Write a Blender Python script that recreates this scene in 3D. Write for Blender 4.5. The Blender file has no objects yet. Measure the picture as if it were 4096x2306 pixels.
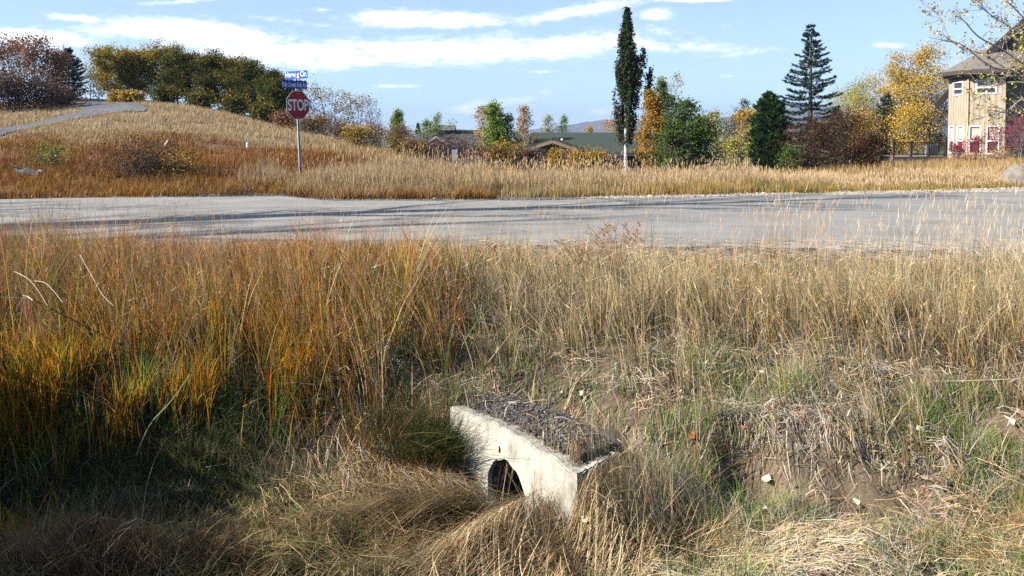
import bpy, math, random
import numpy as np
from mathutils import Vector
R = math.radians
HAZE = 1.9e-4
# ------------------------------------------------------------------ camera, sky, sun, exposure
sc = bpy.context.scene
C = bpy.context.scene.collection
F, CU, H, PITCH = 3186.0, 2048.0, 1.37, R(2.0)
CV = 522 + F * math.tan(PITCH)                       # row of the optical axis: the photograph is a low crop, its upright lines stay upright
cam_d = bpy.data.cameras.new("camera"); cam = bpy.data.objects.new("camera", cam_d); C.objects.link(cam)
cam.location = (0, 0, H); cam.rotation_euler = (R(90) - PITCH, 0, 0)
cam_d.sensor_width = 36; cam_d.lens = 36 * F / 4096; cam_d.shift_y = -(1153 - CV) / 4096; cam_d.clip_start = 0.05; cam_d.clip_end = 20000
sc.camera = cam
SUN_EL = 33.0
sun_dir = Vector((-0.95, -0.31, 0)).normalized() * math.cos(R(SUN_EL)) + Vector((0, 0, math.sin(R(SUN_EL))))
sd = bpy.data.lights.new("sun", 'SUN'); so = bpy.data.objects.new("sun", sd); C.objects.link(so)
sd.energy = 4.9; sd.angle = R(0.5); sd.color = (1.0, 0.94, 0.84)
so.rotation_euler = sun_dir.to_track_quat('Z', 'Y').to_euler(); so.location = (-20, -8, 20)
sc.view_settings.view_transform = 'Standard'; sc.view_settings.look = 'None'
sc.view_settings.exposure = 1.2; sc.view_settings.gamma = 1.0
sc.cycles.max_bounces = 6; sc.cycles.diffuse_bounces = 0; sc.cycles.glossy_bounces = 2
sc.cycles.transmission_bounces = 3; sc.cycles.volume_bounces = 0; sc.cycles.transparent_max_bounces = 8
sc.cycles.use_denoising = False
wd = bpy.data.worlds.new("World"); sc.world = wd; wd.use_nodes = True
nt = wd.node_tree; nt.nodes.clear()
def N(t, **k):
    n = nt.nodes.new(t)
    for a, b in k.items(): setattr(n, a, b)
    return n
def val(n, i, v):
    if hasattr(v, 'is_output'): nt.links.new(v, n.inputs[i])
    else: n.inputs[i].default_value = v
def M(op, a, b=0.0, c=0.0, clamp=False):
    n = N('ShaderNodeMath', operation=op); n.use_clamp = clamp
    val(n, 0, a); val(n, 1, b); val(n, 2, c); return n.outputs[0]
sky = N('ShaderNodeTexSky', sky_type='NISHITA'); sky.sun_disc = False
sky.sun_elevation = R(SUN_EL); sky.sun_rotation = math.atan2(sun_dir.x, sun_dir.y) % (2 * math.pi)
sky.altitude = 2100; sky.air_density = 1.0; sky.dust_density = 0.4; sky.ozone_density = 1.2
tc = N('ShaderNodeTexCoord'); sp = N('ShaderNodeSeparateXYZ'); nt.links.new(tc.outputs['Generated'], sp.inputs[0])
yy = M('MAXIMUM', sp.outputs[1], 0.02)
az = M('DIVIDE', sp.outputs[0], yy); el = M('DIVIDE', sp.outputs[2], yy)
def pix_ae(u, v):
    a = (u - CU) / F; b = (v - CV) / F
    fy = math.cos(PITCH) - b * math.sin(PITCH); fz = -math.sin(PITCH) - b * math.cos(PITCH)
    return a / fy, fz / fy
cmb = N('ShaderNodeCombineXYZ'); val(cmb, 0, M('MULTIPLY', az, 13.0)); val(cmb, 1, M('MULTIPLY', el, 48.0)); val(cmb, 2, 3.7)
nz = N('ShaderNodeTexNoise'); nt.links.new(cmb.outputs[0], nz.inputs['Vector'])
nz.inputs['Scale'].default_value = 1.0; nz.inputs['Detail'].default_value = 9; nz.inputs['Roughness'].default_value = 0.72
nz.inputs['Distortion'].default_value = 0.35
cmb2 = N('ShaderNodeCombineXYZ'); val(cmb2, 0, M('MULTIPLY', az, 42.0)); val(cmb2, 1, M('MULTIPLY', el, 95.0)); val(cmb2, 2, 9.1)
nz2 = N('ShaderNodeTexNoise'); nt.links.new(cmb2.outputs[0], nz2.inputs['Vector'])
nz2.inputs['Scale'].default_value = 1.0; nz2.inputs['Detail'].default_value = 6; nz2.inputs['Roughness'].default_value = 0.6
# cloud banks: centre (u, v), half sizes, slope, strength : turned into directions
clouds = [(700, 125, 310, 34, .06, 1.15), (900, 165, 330, 38, .10, 1.1), (1150, 215, 420, 42, .02, 1.15), (1700, 205, 450, 40, -.05, 1.1),
          (2250, 185, 380, 40, -.09, .85), (1400, 245, 600, 22, -.02, .9), (2650, 180, 240, 26, .06, .7), (1700, 78, 260, 26, .02, 1.1), (2330, 42, 230, 20, -.17, .8),
          (2625, 58, 55, 17, 0, 1.05), (310, 75, 105, 14, .08, .95), (110, 160, 190, 34, .03, 1.1), (1930, 425, 200, 20, -.2, .6),
          (2430, 445, 120, 18, 0, .45), (1580, 345, 90, 5, 0, .6), (720, 8, 130, 8, -.03, .7), (1290, 40, 40, 9, 0, .6), (3540, 182, 60, 9, 0, .7),
          (2760, 2, 220, 7, 0, .6), (2190, 288, 60, 5, 0, .6), (2910, 304, 30, 6, 0, .6), (2960, 215, 160, 10, -.1, .4), (1180, 90, 200, 12, .1, .4)]
tot = None
for (u, v, w, h, s, k) in clouds:
    w *= 1.08; h *= 1.22
    a0, e0 = pix_ae(u, v)
    da = M('SUBTRACT', az, a0)
    de = M('ADD', M('SUBTRACT', el, e0), M('MULTIPLY', da, s))
    q = M('ADD', M('POWER', M('ABSOLUTE', M('MULTIPLY', da, F / w)), 2.0), M('POWER', M('ABSOLUTE', M('MULTIPLY', de, F / h)), 2.0))
    g = M('MULTIPLY', M('EXPONENT', M('MULTIPLY', q, -0.8)), k)
    tot = g if tot is None else M('MAXIMUM', tot, g)
nn = M('ADD', M('MULTIPLY', M('SUBTRACT', nz.outputs[0], 0.5), 3.4), M('MULTIPLY', M('SUBTRACT', nz2.outputs[0], 0.5), 2.2))
dens = M('ADD', tot, M('MULTIPLY', nn, M('ADD', M('MULTIPLY', tot, 0.6), 0.25)))
mr = N('ShaderNodeMapRange', interpolation_type='SMOOTHSTEP'); val(mr, 0, dens); mr.inputs[1].default_value = 0.10; mr.inputs[2].default_value = 1.0
up = M('GREATER_THAN', sp.outputs[2], 0.0)
fac = M('MULTIPLY', M('MULTIPLY', mr.outputs[0], up), M('GREATER_THAN', sp.outputs[1], 0.02))
mx = N('ShaderNodeMixRGB'); val(mx, 0, M('MULTIPLY', fac, 0.93)); tint = N('ShaderNodeMixRGB'); tint.blend_type = 'MULTIPLY'; tint.inputs[0].default_value = 1; nt.links.new(sky.outputs[0], tint.inputs[1])
tr_ = N('ShaderNodeValToRGB'); tr_.color_ramp.elements[0].color = (1.1, 1.25, 1.5, 1); tr_.color_ramp.elements[1].color = (1.3, 1.27, 1.2, 1); tr_.color_ramp.elements[1].position = .3; nt.links.new(sp.outputs[2], tr_.inputs[0]); nt.links.new(tr_.outputs[0], tint.inputs[2])
pal_ = N('ShaderNodeMixRGB'); pr_ = N('ShaderNodeMapRange'); nt.links.new(sp.outputs[2], pr_.inputs[0]); pr_.inputs[1].default_value = 0.0; pr_.inputs[2].default_value = .32; pr_.inputs[3].default_value = .62; pr_.inputs[4].default_value = .2
nt.links.new(pr_.outputs[0], pal_.inputs[0]); nt.links.new(tint.outputs[0], pal_.inputs[1]); pal_.inputs[2].default_value = (6.8, 9.2, 11.4, 1); nt.links.new(pal_.outputs[0], mx.inputs[1])
mx.inputs[2].default_value = (13.2, 13.4, 13.7, 1)
bg = N('ShaderNodeBackground'); bg.inputs[1].default_value = 0.05
nt.links.new(mx.outputs[0], bg.inputs[0]); wo = N('ShaderNodeOutputWorld'); nt.links.new(bg.outputs[0], wo.inputs[0])

# ------------------------------------------------------------------ numeric helpers
def pix(u, v, Y):
    """point in the world seen at pixel u, v of the photograph at forward distance Y"""
    a, e = pix_ae(u, v); return np.array((a * Y, Y, H + e * Y))
def sst(a, b, x):
    t = np.clip((x - a) / (b - a), 0, 1); return t * t * (3 - 2 * t)
_rt = np.random.RandomState(7).rand(256, 256)
def vnoise(x, y):
    x = np.asarray(x, float); y = np.asarray(y, float)
    xi = np.floor(x).astype(int); yi = np.floor(y).astype(int); fx = x - xi; fy = y - yi
    fx = fx * fx * (3 - 2 * fx); fy = fy * fy * (3 - 2 * fy)
    g = lambda i, j: _rt[(xi + i) % 256, (yi + j) % 256]
    return (g(0, 0) * (1 - fx) + g(1, 0) * fx) * (1 - fy) + (g(0, 1) * (1 - fx) + g(1, 1) * fx) * fy
def fbm(x, y, o=4):
    s = 0; a = 0.5; t = 0
    for i in range(o):
        s = s + a * vnoise(x * 2 ** i + 17 * i, y * 2 ** i + 31 * i); t += a; a *= .5
    return s / t
# road edges at z = 0 (x of world, y of world)
def g0(u, v):
    a, e = pix_ae(u, v); Y = -H / e; return (a * Y, Y)
near_e = np.array([(-60, 12.4), (-20, 11.4)] + [g0(*q) for q in ((0, 950), (1000, 968), (2048, 980), (3000, 990), (4096, 1008))] + [(20, 9.0), (60, 7.5)])
far_e = np.array([(-60, 16.4), (-25, 17.0)] + [g0(*q) for q in ((0, 797), (600, 789), (1120, 786), (1330, 806), (2048, 802), (3000, 784), (4096, 767))] + [(25, 22.0), (60, 30)])
def yn_(x): return np.interp(x, near_e[:, 0], near_e[:, 1])
def yf_(x): return np.interp(x, far_e[:, 0], far_e[:, 1])
# ground beyond the road: heights by direction and distance
T_c = np.array([-.83, -.643, -.549, -.423, -.282, -.172, -.078, .11, .36, .643, .83])
T_y = np.array([18, 25, 32, 38, 45, 52, 60, 80, 150, 600, 6000.])
T_z = np.array([
    [0, .5, 1.15, 1.5, 2.1, 2.7, 3.2, 4, 4, 0, 0],
    [0, .5, 1.15, 1.5, 2.1, 2.7, 3.2, 4, 4, 0, 0],
    [0, .55, 1.15, 1.7, 2.35, 3.1, 3.8, 3.9, 3, -4, -10],
    [0, .6, 1.3, 2.15, 3.0, 3.2, 3.1, 3.0, 2, -5, -10],
    [0, .4, .95, 1.45, 1.5, 1.3, 1.2, 1, 0, -6, -10],
    [0, .27, .5, .5, .1, -.3, -.6, -1, -2, -8, -10],
    [0, .0, -.4, -.8, -1.2, -1.6, -2, -3, -4, -9, -10],
    [0, -.3, -.8, -1.2, -1.6, -1.9, -2.2, -3, -5, -10, -10],
    [0, -.2, -.5, -.8, -1, -1.2, -1.5, -2.5, -5, -10, -10],
    [0, -.1, -.3, -.4, -.5, -.7, -1, -2, -5, -10, -10],
    [0, -.1, -.3, -.4, -.5, -.7, -1, -2, -5, -10, -10]])
def far_z1(t, y):
    ci = np.clip(np.interp(t, T_c, np.arange(len(T_c))), 0, len(T_c) - 1.001); yi = np.clip(np.interp(y, T_y, np.arange(len(T_y))), 0, len(T_y) - 1.001)
    a = ci.astype(int); b = yi.astype(int); fa = ci - a; fb = yi - b
    return (T_z[a, b] * (1 - fa) + T_z[a + 1, b] * fa) * (1 - fb) + (T_z[a, b + 1] * (1 - fa) + T_z[a + 1, b + 1] * fa) * fb
def far_z(x, y):
    t = x / np.maximum(y, 1.0); s = 0
    for dt in (-.04, 0, .04):
        for dy in (-2.0, 0, 2.0): s = s + far_z1(t + dt, y + dy)
    return s / 9
PL = np.array([[-20, -.1], [0, -.15], [2, -.4], [3, -.85], [3.6, -.97], [4.2, -1.02], [4.6, -.98], [5.0, -.80], [5.6, -.42], [6.5, -.24], [8, -.13], [9.2, -.06], [12, -.03]])
PR = np.array([[-20, -.1], [0, -.15], [2, -.35], [3, -.58], [3.6, -.74], [4.2, -.78], [4.6, -.66], [5.0, -.52], [5.6, -.36], [6.5, -.22], [8, -.12], [9.2, -.06], [12, -.03]])
# culvert headwall: face runs A -> B, return wall B -> D
WA = np.array((-.37, 5.06)); WB = np.array((.34, 4.10)); WD = np.array((.60, 4.36)); W_TOP = -.42
WL = float(np.linalg.norm(WB - WA)); wdir = (WB - WA) / WL; wn = np.array((-wdir[1] * -1, -wdir[0])) * -1
if wn[0] > 0: wn = -wn                       # outward: towards the ditch (left and near)
rdir = (WD - WB) / np.linalg.norm(WD - WB); rn = np.array((rdir[1], -rdir[0]))
def ground(x, y):
    x = np.asarray(x, float); y = np.asarray(y, float)
    yn = yn_(x); yf = yf_(x)
    k = sst(.1, 1.0, x - .15 * (y - 4.5))
    yp = y - (yn - 10.2) * sst(6, 9.5, y)
    fg = np.interp(yp, PL[:, 0], PL[:, 1]) * (1 - k) + np.interp(yp, PR[:, 0], PR[:, 1]) * k
    bump = (fbm(x * 1.3, y * 1.3) - .5) * .22 + (fbm(x * 4.2 + 9, y * 4.2) - .5) * .20 * sst(6.8, 5.4, y) * 1.05
    fg = fg + bump * sst(9.4, 8.0, yp)
    # mound and hollow on the right bank
    fg = fg + .13 * np.exp(-(((x - 1.9) / .45) ** 2 + ((y - 5.0) / .3) ** 2)) - .62 * np.exp(-(((x - 1.36) / .17) ** 2 + ((y - 4.55) / .15) ** 2) ** 2) + .16 * np.exp(-(((x - 1.34) / .35) ** 2 + ((y - 4.86) / .16) ** 2))
    fg = fg - .24 * np.exp(-(((x + 2.9) / 1.2) ** 2 + ((y - 5.0) / .5) ** 2))
    # fill behind the headwall
    px = x - WA[0]; py = y - WA[1]
    s1 = -(px * wn[0] + py * wn[1]); al = px * wdir[0] + py * wdir[1]
    qx = x - WB[0]; qy = y - WB[1]
    s2 = -(qx * rn[0] + qy * rn[1]); al2 = qx * rdir[0] + qy * rdir[1]
    m = sst(.02, .08, s1) * sst(.02, .08, s2) * sst(-.45, -.05, al) * sst(.8, .38, al2)
    fill = W_TOP + .012 + .035 * np.sin(np.pi * np.clip(al / WL, 0, 1)) * sst(.9, .1, s1) + .26 * np.clip(np.minimum(s1, s2) - .12, 0, .8) + .02 * (fbm(x * 9, y * 9) - .5)
    fg = fg * (1 - m) + np.maximum(fg, fill) * m
    front = sst(.02, -.03, s1) * sst(-.2, 0, al) * sst(WL + .25, WL - .3, al) * sst(-.9, -.1, s1)
    fg = fg * (1 - front) + (-.90 + .27 * sst(.5, 1.0, al / WL)) * front
    rside = sst(.0, -.05, s2) * sst(-.5, -.1, s2) * sst(-.15, .0, al2) * sst(.9, .4, al2) * (s1 > -.1); fg = fg * (1 - rside) + np.maximum(fg, -.56 + .12 * al2) * rside
    z = np.where(y < yn - .02, fg, -.05)
    z = np.minimum(z, np.where(y < yn, fg, -.05))
    far = far_z(x, 18 + np.maximum(y - yf, 0)) * sst(0, 3, y - yf) + (fbm(x * .35, y * .35) - .5) * .35 * sst(1.5, 6, y - yf) - .02
    z = np.where(y > yf + .02, far, z)
    inroad = (y >= yn - .02) & (y <= yf + .02)
    z = np.where(inroad, -.05, z)
    return z
def hit(u, v, y0=2.5, y1=60):
    a, e = pix_ae(u, v); Y = np.linspace(y0, y1, 6000); zr = H + e * Y; g = ground(a * Y, Y)
    i = int(np.argmax(zr <= g)) if (zr <= g).any() else int(np.argmin(np.where(Y > 12, zr - g, 99))); return np.array((a * Y[i], Y[i], g[i]))

def new_mesh(name, V, F4=None, F3=None, col=None, smooth=False):
    V = np.asarray(V, np.float32); me = bpy.data.meshes.new(name)
    me.vertices.add(len(V)); me.vertices.foreach_set("co", V.ravel())
    n4 = 0 if F4 is None else len(F4); n3 = 0 if F3 is None else len(F3)
    idx = []; 
    if n4: idx.append(np.asarray(F4, np.int32).ravel())
    if n3: idx.append(np.asarray(F3, np.int32).ravel())
    idx = np.concatenate(idx)
    me.loops.add(len(idx)); me.loops.foreach_set("vertex_index", idx)
    st = np.concatenate([np.arange(n4) * 4, n4 * 4 + np.arange(n3) * 3]).astype(np.int32)
    me.polygons.add(n4 + n3); me.polygons.foreach_set("loop_start", st)
    me.polygons.foreach_set("use_smooth", np.full(n4 + n3, smooth))
    me.update(calc_edges=True)
    if col is not None:
        ca = me.color_attributes.new("Col", 'FLOAT_COLOR', 'POINT')
        c = np.ones((len(V), 4), np.float32); c[:, :3] = col; ca.data.foreach_set("color", c.ravel())
    return me
def link(name, me, mat, parent=None, loc=None):
    o = bpy.data.objects.new(name, me); C.objects.link(o)
    if mat is not None: me.materials.append(mat)
    if parent is not None: o.parent = parent
    if loc is not None: o.location = loc
    return o
def tag(o, label=None, cat=None, group=None, kind=None):
    for k, v in (('label', label), ('category', cat), ('group', group), ('kind', kind)):
        if v: o[k] = v
    return o
def empty(name, loc, label, cat, group=None, rz=0):
    o = bpy.data.objects.new(name, None); C.objects.link(o); o.location = loc; o.rotation_euler = (0, 0, rz); o.empty_display_size = .2
    return tag(o, label, cat, group)
class Geo:
    def __init__(s): s.V = []; s.F4 = []; s.F3 = []; s.C = []; s.n = 0
    def add(s, V, F4=None, F3=None, col=(1, 1, 1)):
        V = np.asarray(V, float); s.V.append(V)
        if F4 is not None and len(F4): s.F4.append(np.asarray(F4) + s.n)
        if F3 is not None and len(F3): s.F3.append(np.asarray(F3) + s.n)
        c = np.asarray(col, float); s.C.append(np.broadcast_to(c, (len(V), 3)) if c.ndim == 1 else c)
        s.n += len(V); return s
    def box(s, c, d, rz=0, col=(1, 1, 1)):
        v = np.array([(x, y, z) for x in (-.5, .5) for y in (-.5, .5) for z in (-.5, .5)]) * np.array(d)
        k, m = math.cos(rz), math.sin(rz)
        v = np.stack([v[:, 0] * k - v[:, 1] * m, v[:, 0] * m + v[:, 1] * k, v[:, 2]], 1) + np.array(c)
        return s.add(v, [(0, 1, 3, 2), (4, 6, 7, 5), (0, 4, 5, 1), (2, 3, 7, 6), (0, 2, 6, 4), (1, 5, 7, 3)], col=col)
    def beam(s, a, b, w, h, col=(1, 1, 1)):
        """square bar from a to b"""
        a = Vector(a); b = Vector(b); d = (b - a).normalized(); up = Vector((0, 0, 1)) if abs(d.z) < .95 else Vector((0, 1, 0))
        x = d.cross(up).normalized() * w / 2; z = x.cross(d).normalized() * h / 2
        v = [p + sx * x + sz * z for p in (a, b) for sx in (-1, 1) for sz in (-1, 1)]
        return s.add([tuple(q) for q in v], [(0, 1, 3, 2), (4, 6, 7, 5), (0, 4, 5, 1), (2, 3, 7, 6), (0, 2, 6, 4), (1, 5, 7, 3)], col=col)
    def tube(s, P, r, n=5, col=(1, 1, 1), cap=False):
        P = np.asarray(P, float); r = np.broadcast_to(np.asarray(r, float), (len(P),))
        D = np.gradient(P, axis=0); D /= np.linalg.norm(D, axis=1)[:, None] + 1e-9
        ref = np.array((0.31, 0.95, 0.05)) if abs(D[0] @ np.array((0.31, 0.95, 0.05))) < .9 else np.array((0.9, -.3, .3))
        X = np.cross(D, ref); X /= np.linalg.norm(X, axis=1)[:, None] + 1e-9; Y = np.cross(D, X)
        a = np.arange(n) * 2 * np.pi / n
        V = (P[:, None] + r[:, None, None] * (X[:, None] * np.cos(a)[None, :, None] + Y[:, None] * np.sin(a)[None, :, None])).reshape(-1, 3)
        i = np.arange(len(P) - 1)[:, None] * n; j = np.arange(n)[None]; k = (j + 1) % n
        Fq = np.stack([i + j, i + k, i + n + k, i + n + j], -1).reshape(-1, 4)
        F3 = None
        if cap:
            V = np.concatenate([V, P[:1], P[-1:]]); m = len(P) * n; jj = np.arange(n); kk = (jj + 1) % n
            F3 = np.concatenate([np.stack([kk, jj, np.full(n, m)], 1), np.stack([m - n + jj, m - n + kk, np.full(n, m + 1)], 1)])
        return s.add(V, Fq, F3, col)
    def mesh(s, name, smooth=False, color=True):
        return new_mesh(name, np.concatenate(s.V), np.concatenate(s.F4) if s.F4 else None, np.concatenate(s.F3) if s.F3 else None,
                        np.concatenate(s.C) if color else None, smooth)
    def build(s, name, mat, parent=None, smooth=False): return link(name, s.mesh(name, smooth), mat, parent)

# ------------------------------------------------------------------ materials
def mat(name):
    m = bpy.data.materials.new(name); m.use_nodes = True; m.node_tree.nodes.clear(); return m
def leafmat(name, trans=.35, rough=.55, spec=.25, vary=.25):
    m = mat(name); t = m.node_tree; n = t.nodes; L = t.links.new
    at = n.new('ShaderNodeVertexColor'); at.layer_name = "Col"
    no = n.new('ShaderNodeTexNoise'); no.inputs['Scale'].default_value = 9; tcn = n.new('ShaderNodeTexCoord'); L(tcn.outputs['Object'], no.inputs['Vector'])
    hs = n.new('ShaderNodeHueSaturation'); L(at.outputs[0], hs.inputs['Color'])
    mp = n.new('ShaderNodeMapRange'); mp.inputs[3].default_value = 1 - vary; mp.inputs[4].default_value = 1 + vary; L(no.outputs[0], mp.inputs[0]); L(mp.outputs[0], hs.inputs['Value'])
    b = n.new('ShaderNodeBsdfPrincipled'); L(hs.outputs[0], b.inputs['Base Color']); b.inputs['Roughness'].default_value = rough; b.inputs['Specular IOR Level'].default_value = spec
    tr = n.new('ShaderNodeBsdfTranslucent'); L(hs.outputs[0], tr.inputs[0])
    mxs = n.new('ShaderNodeMixShader'); mxs.inputs[0].default_value = trans; L(b.outputs[0], mxs.inputs[1]); L(tr.outputs[0], mxs.inputs[2])
    o = n.new('ShaderNodeOutputMaterial'); L(mxs.outputs[0], o.inputs[0]); return m
def surf(name, c1, c2, scale=6, rough=.85, bump=.3, bscale=40, detail=8, vcol=False, stretch=(1, 1, 1), spec=.3, metal=0, dist=.01, lo=.35, hi=.65):
    m = mat(name); t = m.node_tree; n = t.nodes; L = t.links.new
    tcn = n.new('ShaderNodeTexCoord'); mpg = n.new('ShaderNodeMapping'); mpg.inputs['Scale'].default_value = stretch; L(tcn.outputs['Object'], mpg.inputs[0])
    no = n.new('ShaderNodeTexNoise'); no.inputs['Scale'].default_value = scale; no.inputs['Detail'].default_value = detail; no.inputs['Roughness'].default_value = .65; L(mpg.outputs[0], no.inputs['Vector'])
    rp = n.new('ShaderNodeValToRGB'); rp.color_ramp.elements[0].position = lo; rp.color_ramp.elements[1].position = hi
    rp.color_ramp.elements[0].color = (*c1, 1); rp.color_ramp.elements[1].color = (*c2, 1); L(no.outputs[0], rp.inputs[0])
    colo = rp.outputs[0]
    if vcol:
        at = n.new('ShaderNodeVertexColor'); at.layer_name = "Col"; mm = n.new('ShaderNodeMixRGB'); mm.blend_type = 'MULTIPLY'; mm.inputs[0].default_value = 1
        L(at.outputs[0], mm.inputs[1]); L(colo, mm.inputs[2]); colo = mm.outputs[0]
    b = n.new('ShaderNodeBsdfPrincipled'); L(colo, b.inputs['Base Color']); b.inputs['Roughness'].default_value = rough
    b.inputs['Specular IOR Level'].default_value = spec; b.inputs['Metallic'].default_value = metal
    n2 = n.new('ShaderNodeTexNoise'); n2.inputs['Scale'].default_value = bscale; n2.inputs['Detail'].default_value = 6; L(mpg.outputs[0], n2.inputs['Vector'])
    bp = n.new('ShaderNodeBump'); bp.inputs['Strength'].default_value = bump; bp.inputs['Distance'].default_value = dist; L(n2.outputs[0], bp.inputs['Height']); L(bp.outputs[0], b.inputs['Normal'])
    o = n.new('ShaderNodeOutputMaterial'); L(b.outputs[0], o.inputs[0]); return m
m_grass = leafmat("grass", .26, .5, .3, .2)
m_oran = leafmat('bright_grass', .5, .5, .3, .2)
m_leaf = leafmat("leaf", .28, .65, .1, .25)
m_bark = surf("bark", (.6, .6, .6), (1, 1, 1), 20, .9, .6, 60, vcol=True)
m_soil = surf("soil", (.55, .55, .55), (1, 1, 1), 9, .95, .8, 60, vcol=True, dist=.02)
m_asphalt = surf("asphalt", (.215, .205, .195), (.285, .272, .26), .8, .85, .5, 160, dist=.004)
m_conc = surf("concrete", (.12, .11, .09), (.43, .405, .345), 7, .9, .8, 60, dist=.008, stretch=(1, 1, .45), lo=.26, hi=.52)
def asphalt_detail(m, dark):
    t = m.node_tree; n = t.nodes; L = t.links.new; b = [q for q in n if q.type == 'BSDF_PRINCIPLED'][0]; src = b.inputs['Base Color'].links[0].from_socket; tc_ = n.new('ShaderNodeTexCoord')
    def mul(src, fac_out, lo, hi, a, b_):
        mp = n.new('ShaderNodeMapRange'); mp.inputs[1].default_value = a; mp.inputs[2].default_value = b_; mp.inputs[3].default_value = lo; mp.inputs[4].default_value = hi; L(fac_out, mp.inputs[0]); mm = n.new('ShaderNodeMixRGB'); mm.blend_type = 'MULTIPLY'; mm.inputs[0].default_value = 1; L(src, mm.inputs[1]); L(mp.outputs[0], mm.inputs[2]); return mm.outputs[0]
    mg = n.new('ShaderNodeMapping'); mg.inputs['Scale'].default_value = (.12, 2.6, 1); L(tc_.outputs['Object'], mg.inputs[0]); n1_ = n.new('ShaderNodeTexNoise'); n1_.inputs['Scale'].default_value = 1; n1_.inputs['Detail'].default_value = 5; L(mg.outputs[0], n1_.inputs[0]); src = mul(src, n1_.outputs[0], .92, 1.06, .35, .65)
    n2_ = n.new('ShaderNodeTexNoise'); n2_.inputs['Scale'].default_value = 90; n2_.inputs['Detail'].default_value = 3; L(tc_.outputs['Object'], n2_.inputs[0]); src = mul(src, n2_.outputs[0], .7, 1.3, .3, .7)
    vo = n.new('ShaderNodeTexVoronoi'); vo.feature = 'DISTANCE_TO_EDGE'; vo.inputs['Scale'].default_value = .35; nd = n.new('ShaderNodeTexNoise'); nd.inputs['Scale'].default_value = 1.5; nd.inputs['Detail'].default_value = 5; L(tc_.outputs['Object'], nd.inputs[0]); va = n.new('ShaderNodeVectorMath'); va.operation = 'MULTIPLY_ADD'; L(nd.outputs['Color'], va.inputs[0]); va.inputs[1].default_value = (.9, .9, 0); L(tc_.outputs['Object'], va.inputs[2]); L(va.outputs[0], vo.inputs['Vector']); src = mul(src, vo.outputs['Distance'], .62, 1.0, .0, .006); src = mul(src, tc_.outputs['Object'], dark, dark, 0, 1); L(src, b.inputs['Base Color'])
asphalt_detail(m_asphalt, 1.0)
m_asphalt2 = surf("hill_asphalt", (.085, .088, .10), (.12, .122, .135), .8, .85, .5, 160, dist=.004); asphalt_detail(m_asphalt2, 1.0)
m_stone = surf("stone", (.7, .7, .7), (1, 1, 1), 8, .9, .5, 50, vcol=True)
m_wood = surf("weathered_wood", (.7, .7, .7), (1, 1, 1), 14, .8, .4, 40, vcol=True, stretch=(1, 1, .1))
m_plain = surf("painted", (.9, .9, .9), (1, 1, 1), 12, .5, .1, 60, vcol=True)
m_steel = surf("galvanised_steel", (.38, .39, .40), (.52, .53, .54), 30, .5, .2, 80, metal=.35)
m_shingle = surf("roof_shingle", (.72, .72, .72), (1, 1, 1), 10, .9, .6, 18, vcol=True, dist=.03, stretch=(.6, .6, 3))

# ------------------------------------------------------------------ ground
def axis(segs):
    a = [segs[0][0]]
    for (s, e, d0, d1) in segs:
        x = s; 
        while x < e - 1e-6:
            k = (x - s) / (e - s); x = min(e, x + d0 * (d1 / d0) ** k); a.append(x)
    return np.array(a)
pos = axis([(0, 3.2, .045, .05), (3.2, 8, .06, .12), (8, 40, .2, 1.2), (40, 400, 1.5, 40), (400, 4600, 60, 700)])
xs = np.concatenate([-pos[:0:-1], pos])
ys = axis([(-30, 2.5, 3, .15), (2.5, 3.4, .1, .05), (3.4, 6.6, .045, .05), (6.6, 11, .07, .12), (11, 17, .5, .3), (17, 24, .12, .25), (24, 65, .35, .8), (65, 400, 1.2, 40), (400, 4900, 60, 700)])
GX, GY = np.meshgrid(xs, ys); GZ = ground(GX, GY)
V = np.stack([GX, GY, GZ], -1).reshape(-1, 3)
nx, ny = len(xs), len(ys)
I = (np.arange(ny - 1)[:, None] * nx + np.arange(nx - 1)[None]).ravel()
FQ = np.stack([I, I + 1, I + nx + 1, I + nx], 1)
cen = V[FQ].mean(1); PC = .56                                   # pipe centre along the face
al = (cen[:, :2] - WA) @ wdir; s1 = -((cen[:, :2] - WA) @ wn)
FQ = FQ[~((np.abs(al - PC) < .19) & (s1 > -.03) & (s1 < .12) & (cen[:, 2] < W_TOP - .04))]
x, y = V[:, 0], V[:, 1]; n1 = fbm(x * .6, y * .6)[:, None]; n2 = fbm(x * 3 + 5, y * 3)[:, None]
soil = np.array((.20, .135, .085)); dark = np.array((.05, .036, .024)); thatch = np.array((.20, .15, .10)); rust = np.array((.19, .085, .035)); pale = np.array((.30, .22, .13))
fgc = dark + (thatch - dark) * (sst(.3, .7, n2) * .8 * sst(-1, .5, x)[:, None] + .15)
yrel = (y - yf_(x))[:, None]
hill = rust + (pale - rust) * np.clip(sst(8, 15, yrel) + (n1 - .5) * 1.2, 0, 1); hill = hill * (.8 + .4 * n2)
lfm = (sst(-.3, -1.2, x) * sst(6.0, 5.4, y))[:, None]; fgc = fgc + (np.array((.022, .018, .010)) * (.6 + .9 * n2) - fgc) * lfm * .9  # near-black soil at left paints in the shade of the hollow
c = np.where(y[:, None] < 15, fgc, hill)
sh = sst(1.0, .3, np.abs(yrel - .3)) * sst(-7, -6, x)[:, None] + sst(.9, .3, np.abs(yn_(x) - y)[:, None])
c = c + (np.array((.24, .21, .18)) * (.7 + .6 * n2) - c) * np.clip(sh, 0, 1)
c = np.where(y[:, None] > 200, np.array((.10, .11, .06)), c)
g = link('ground', new_mesh('ground', V, FQ, col=c * 1.15, smooth=True), m_soil); tag(g, kind='structure')

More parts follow.
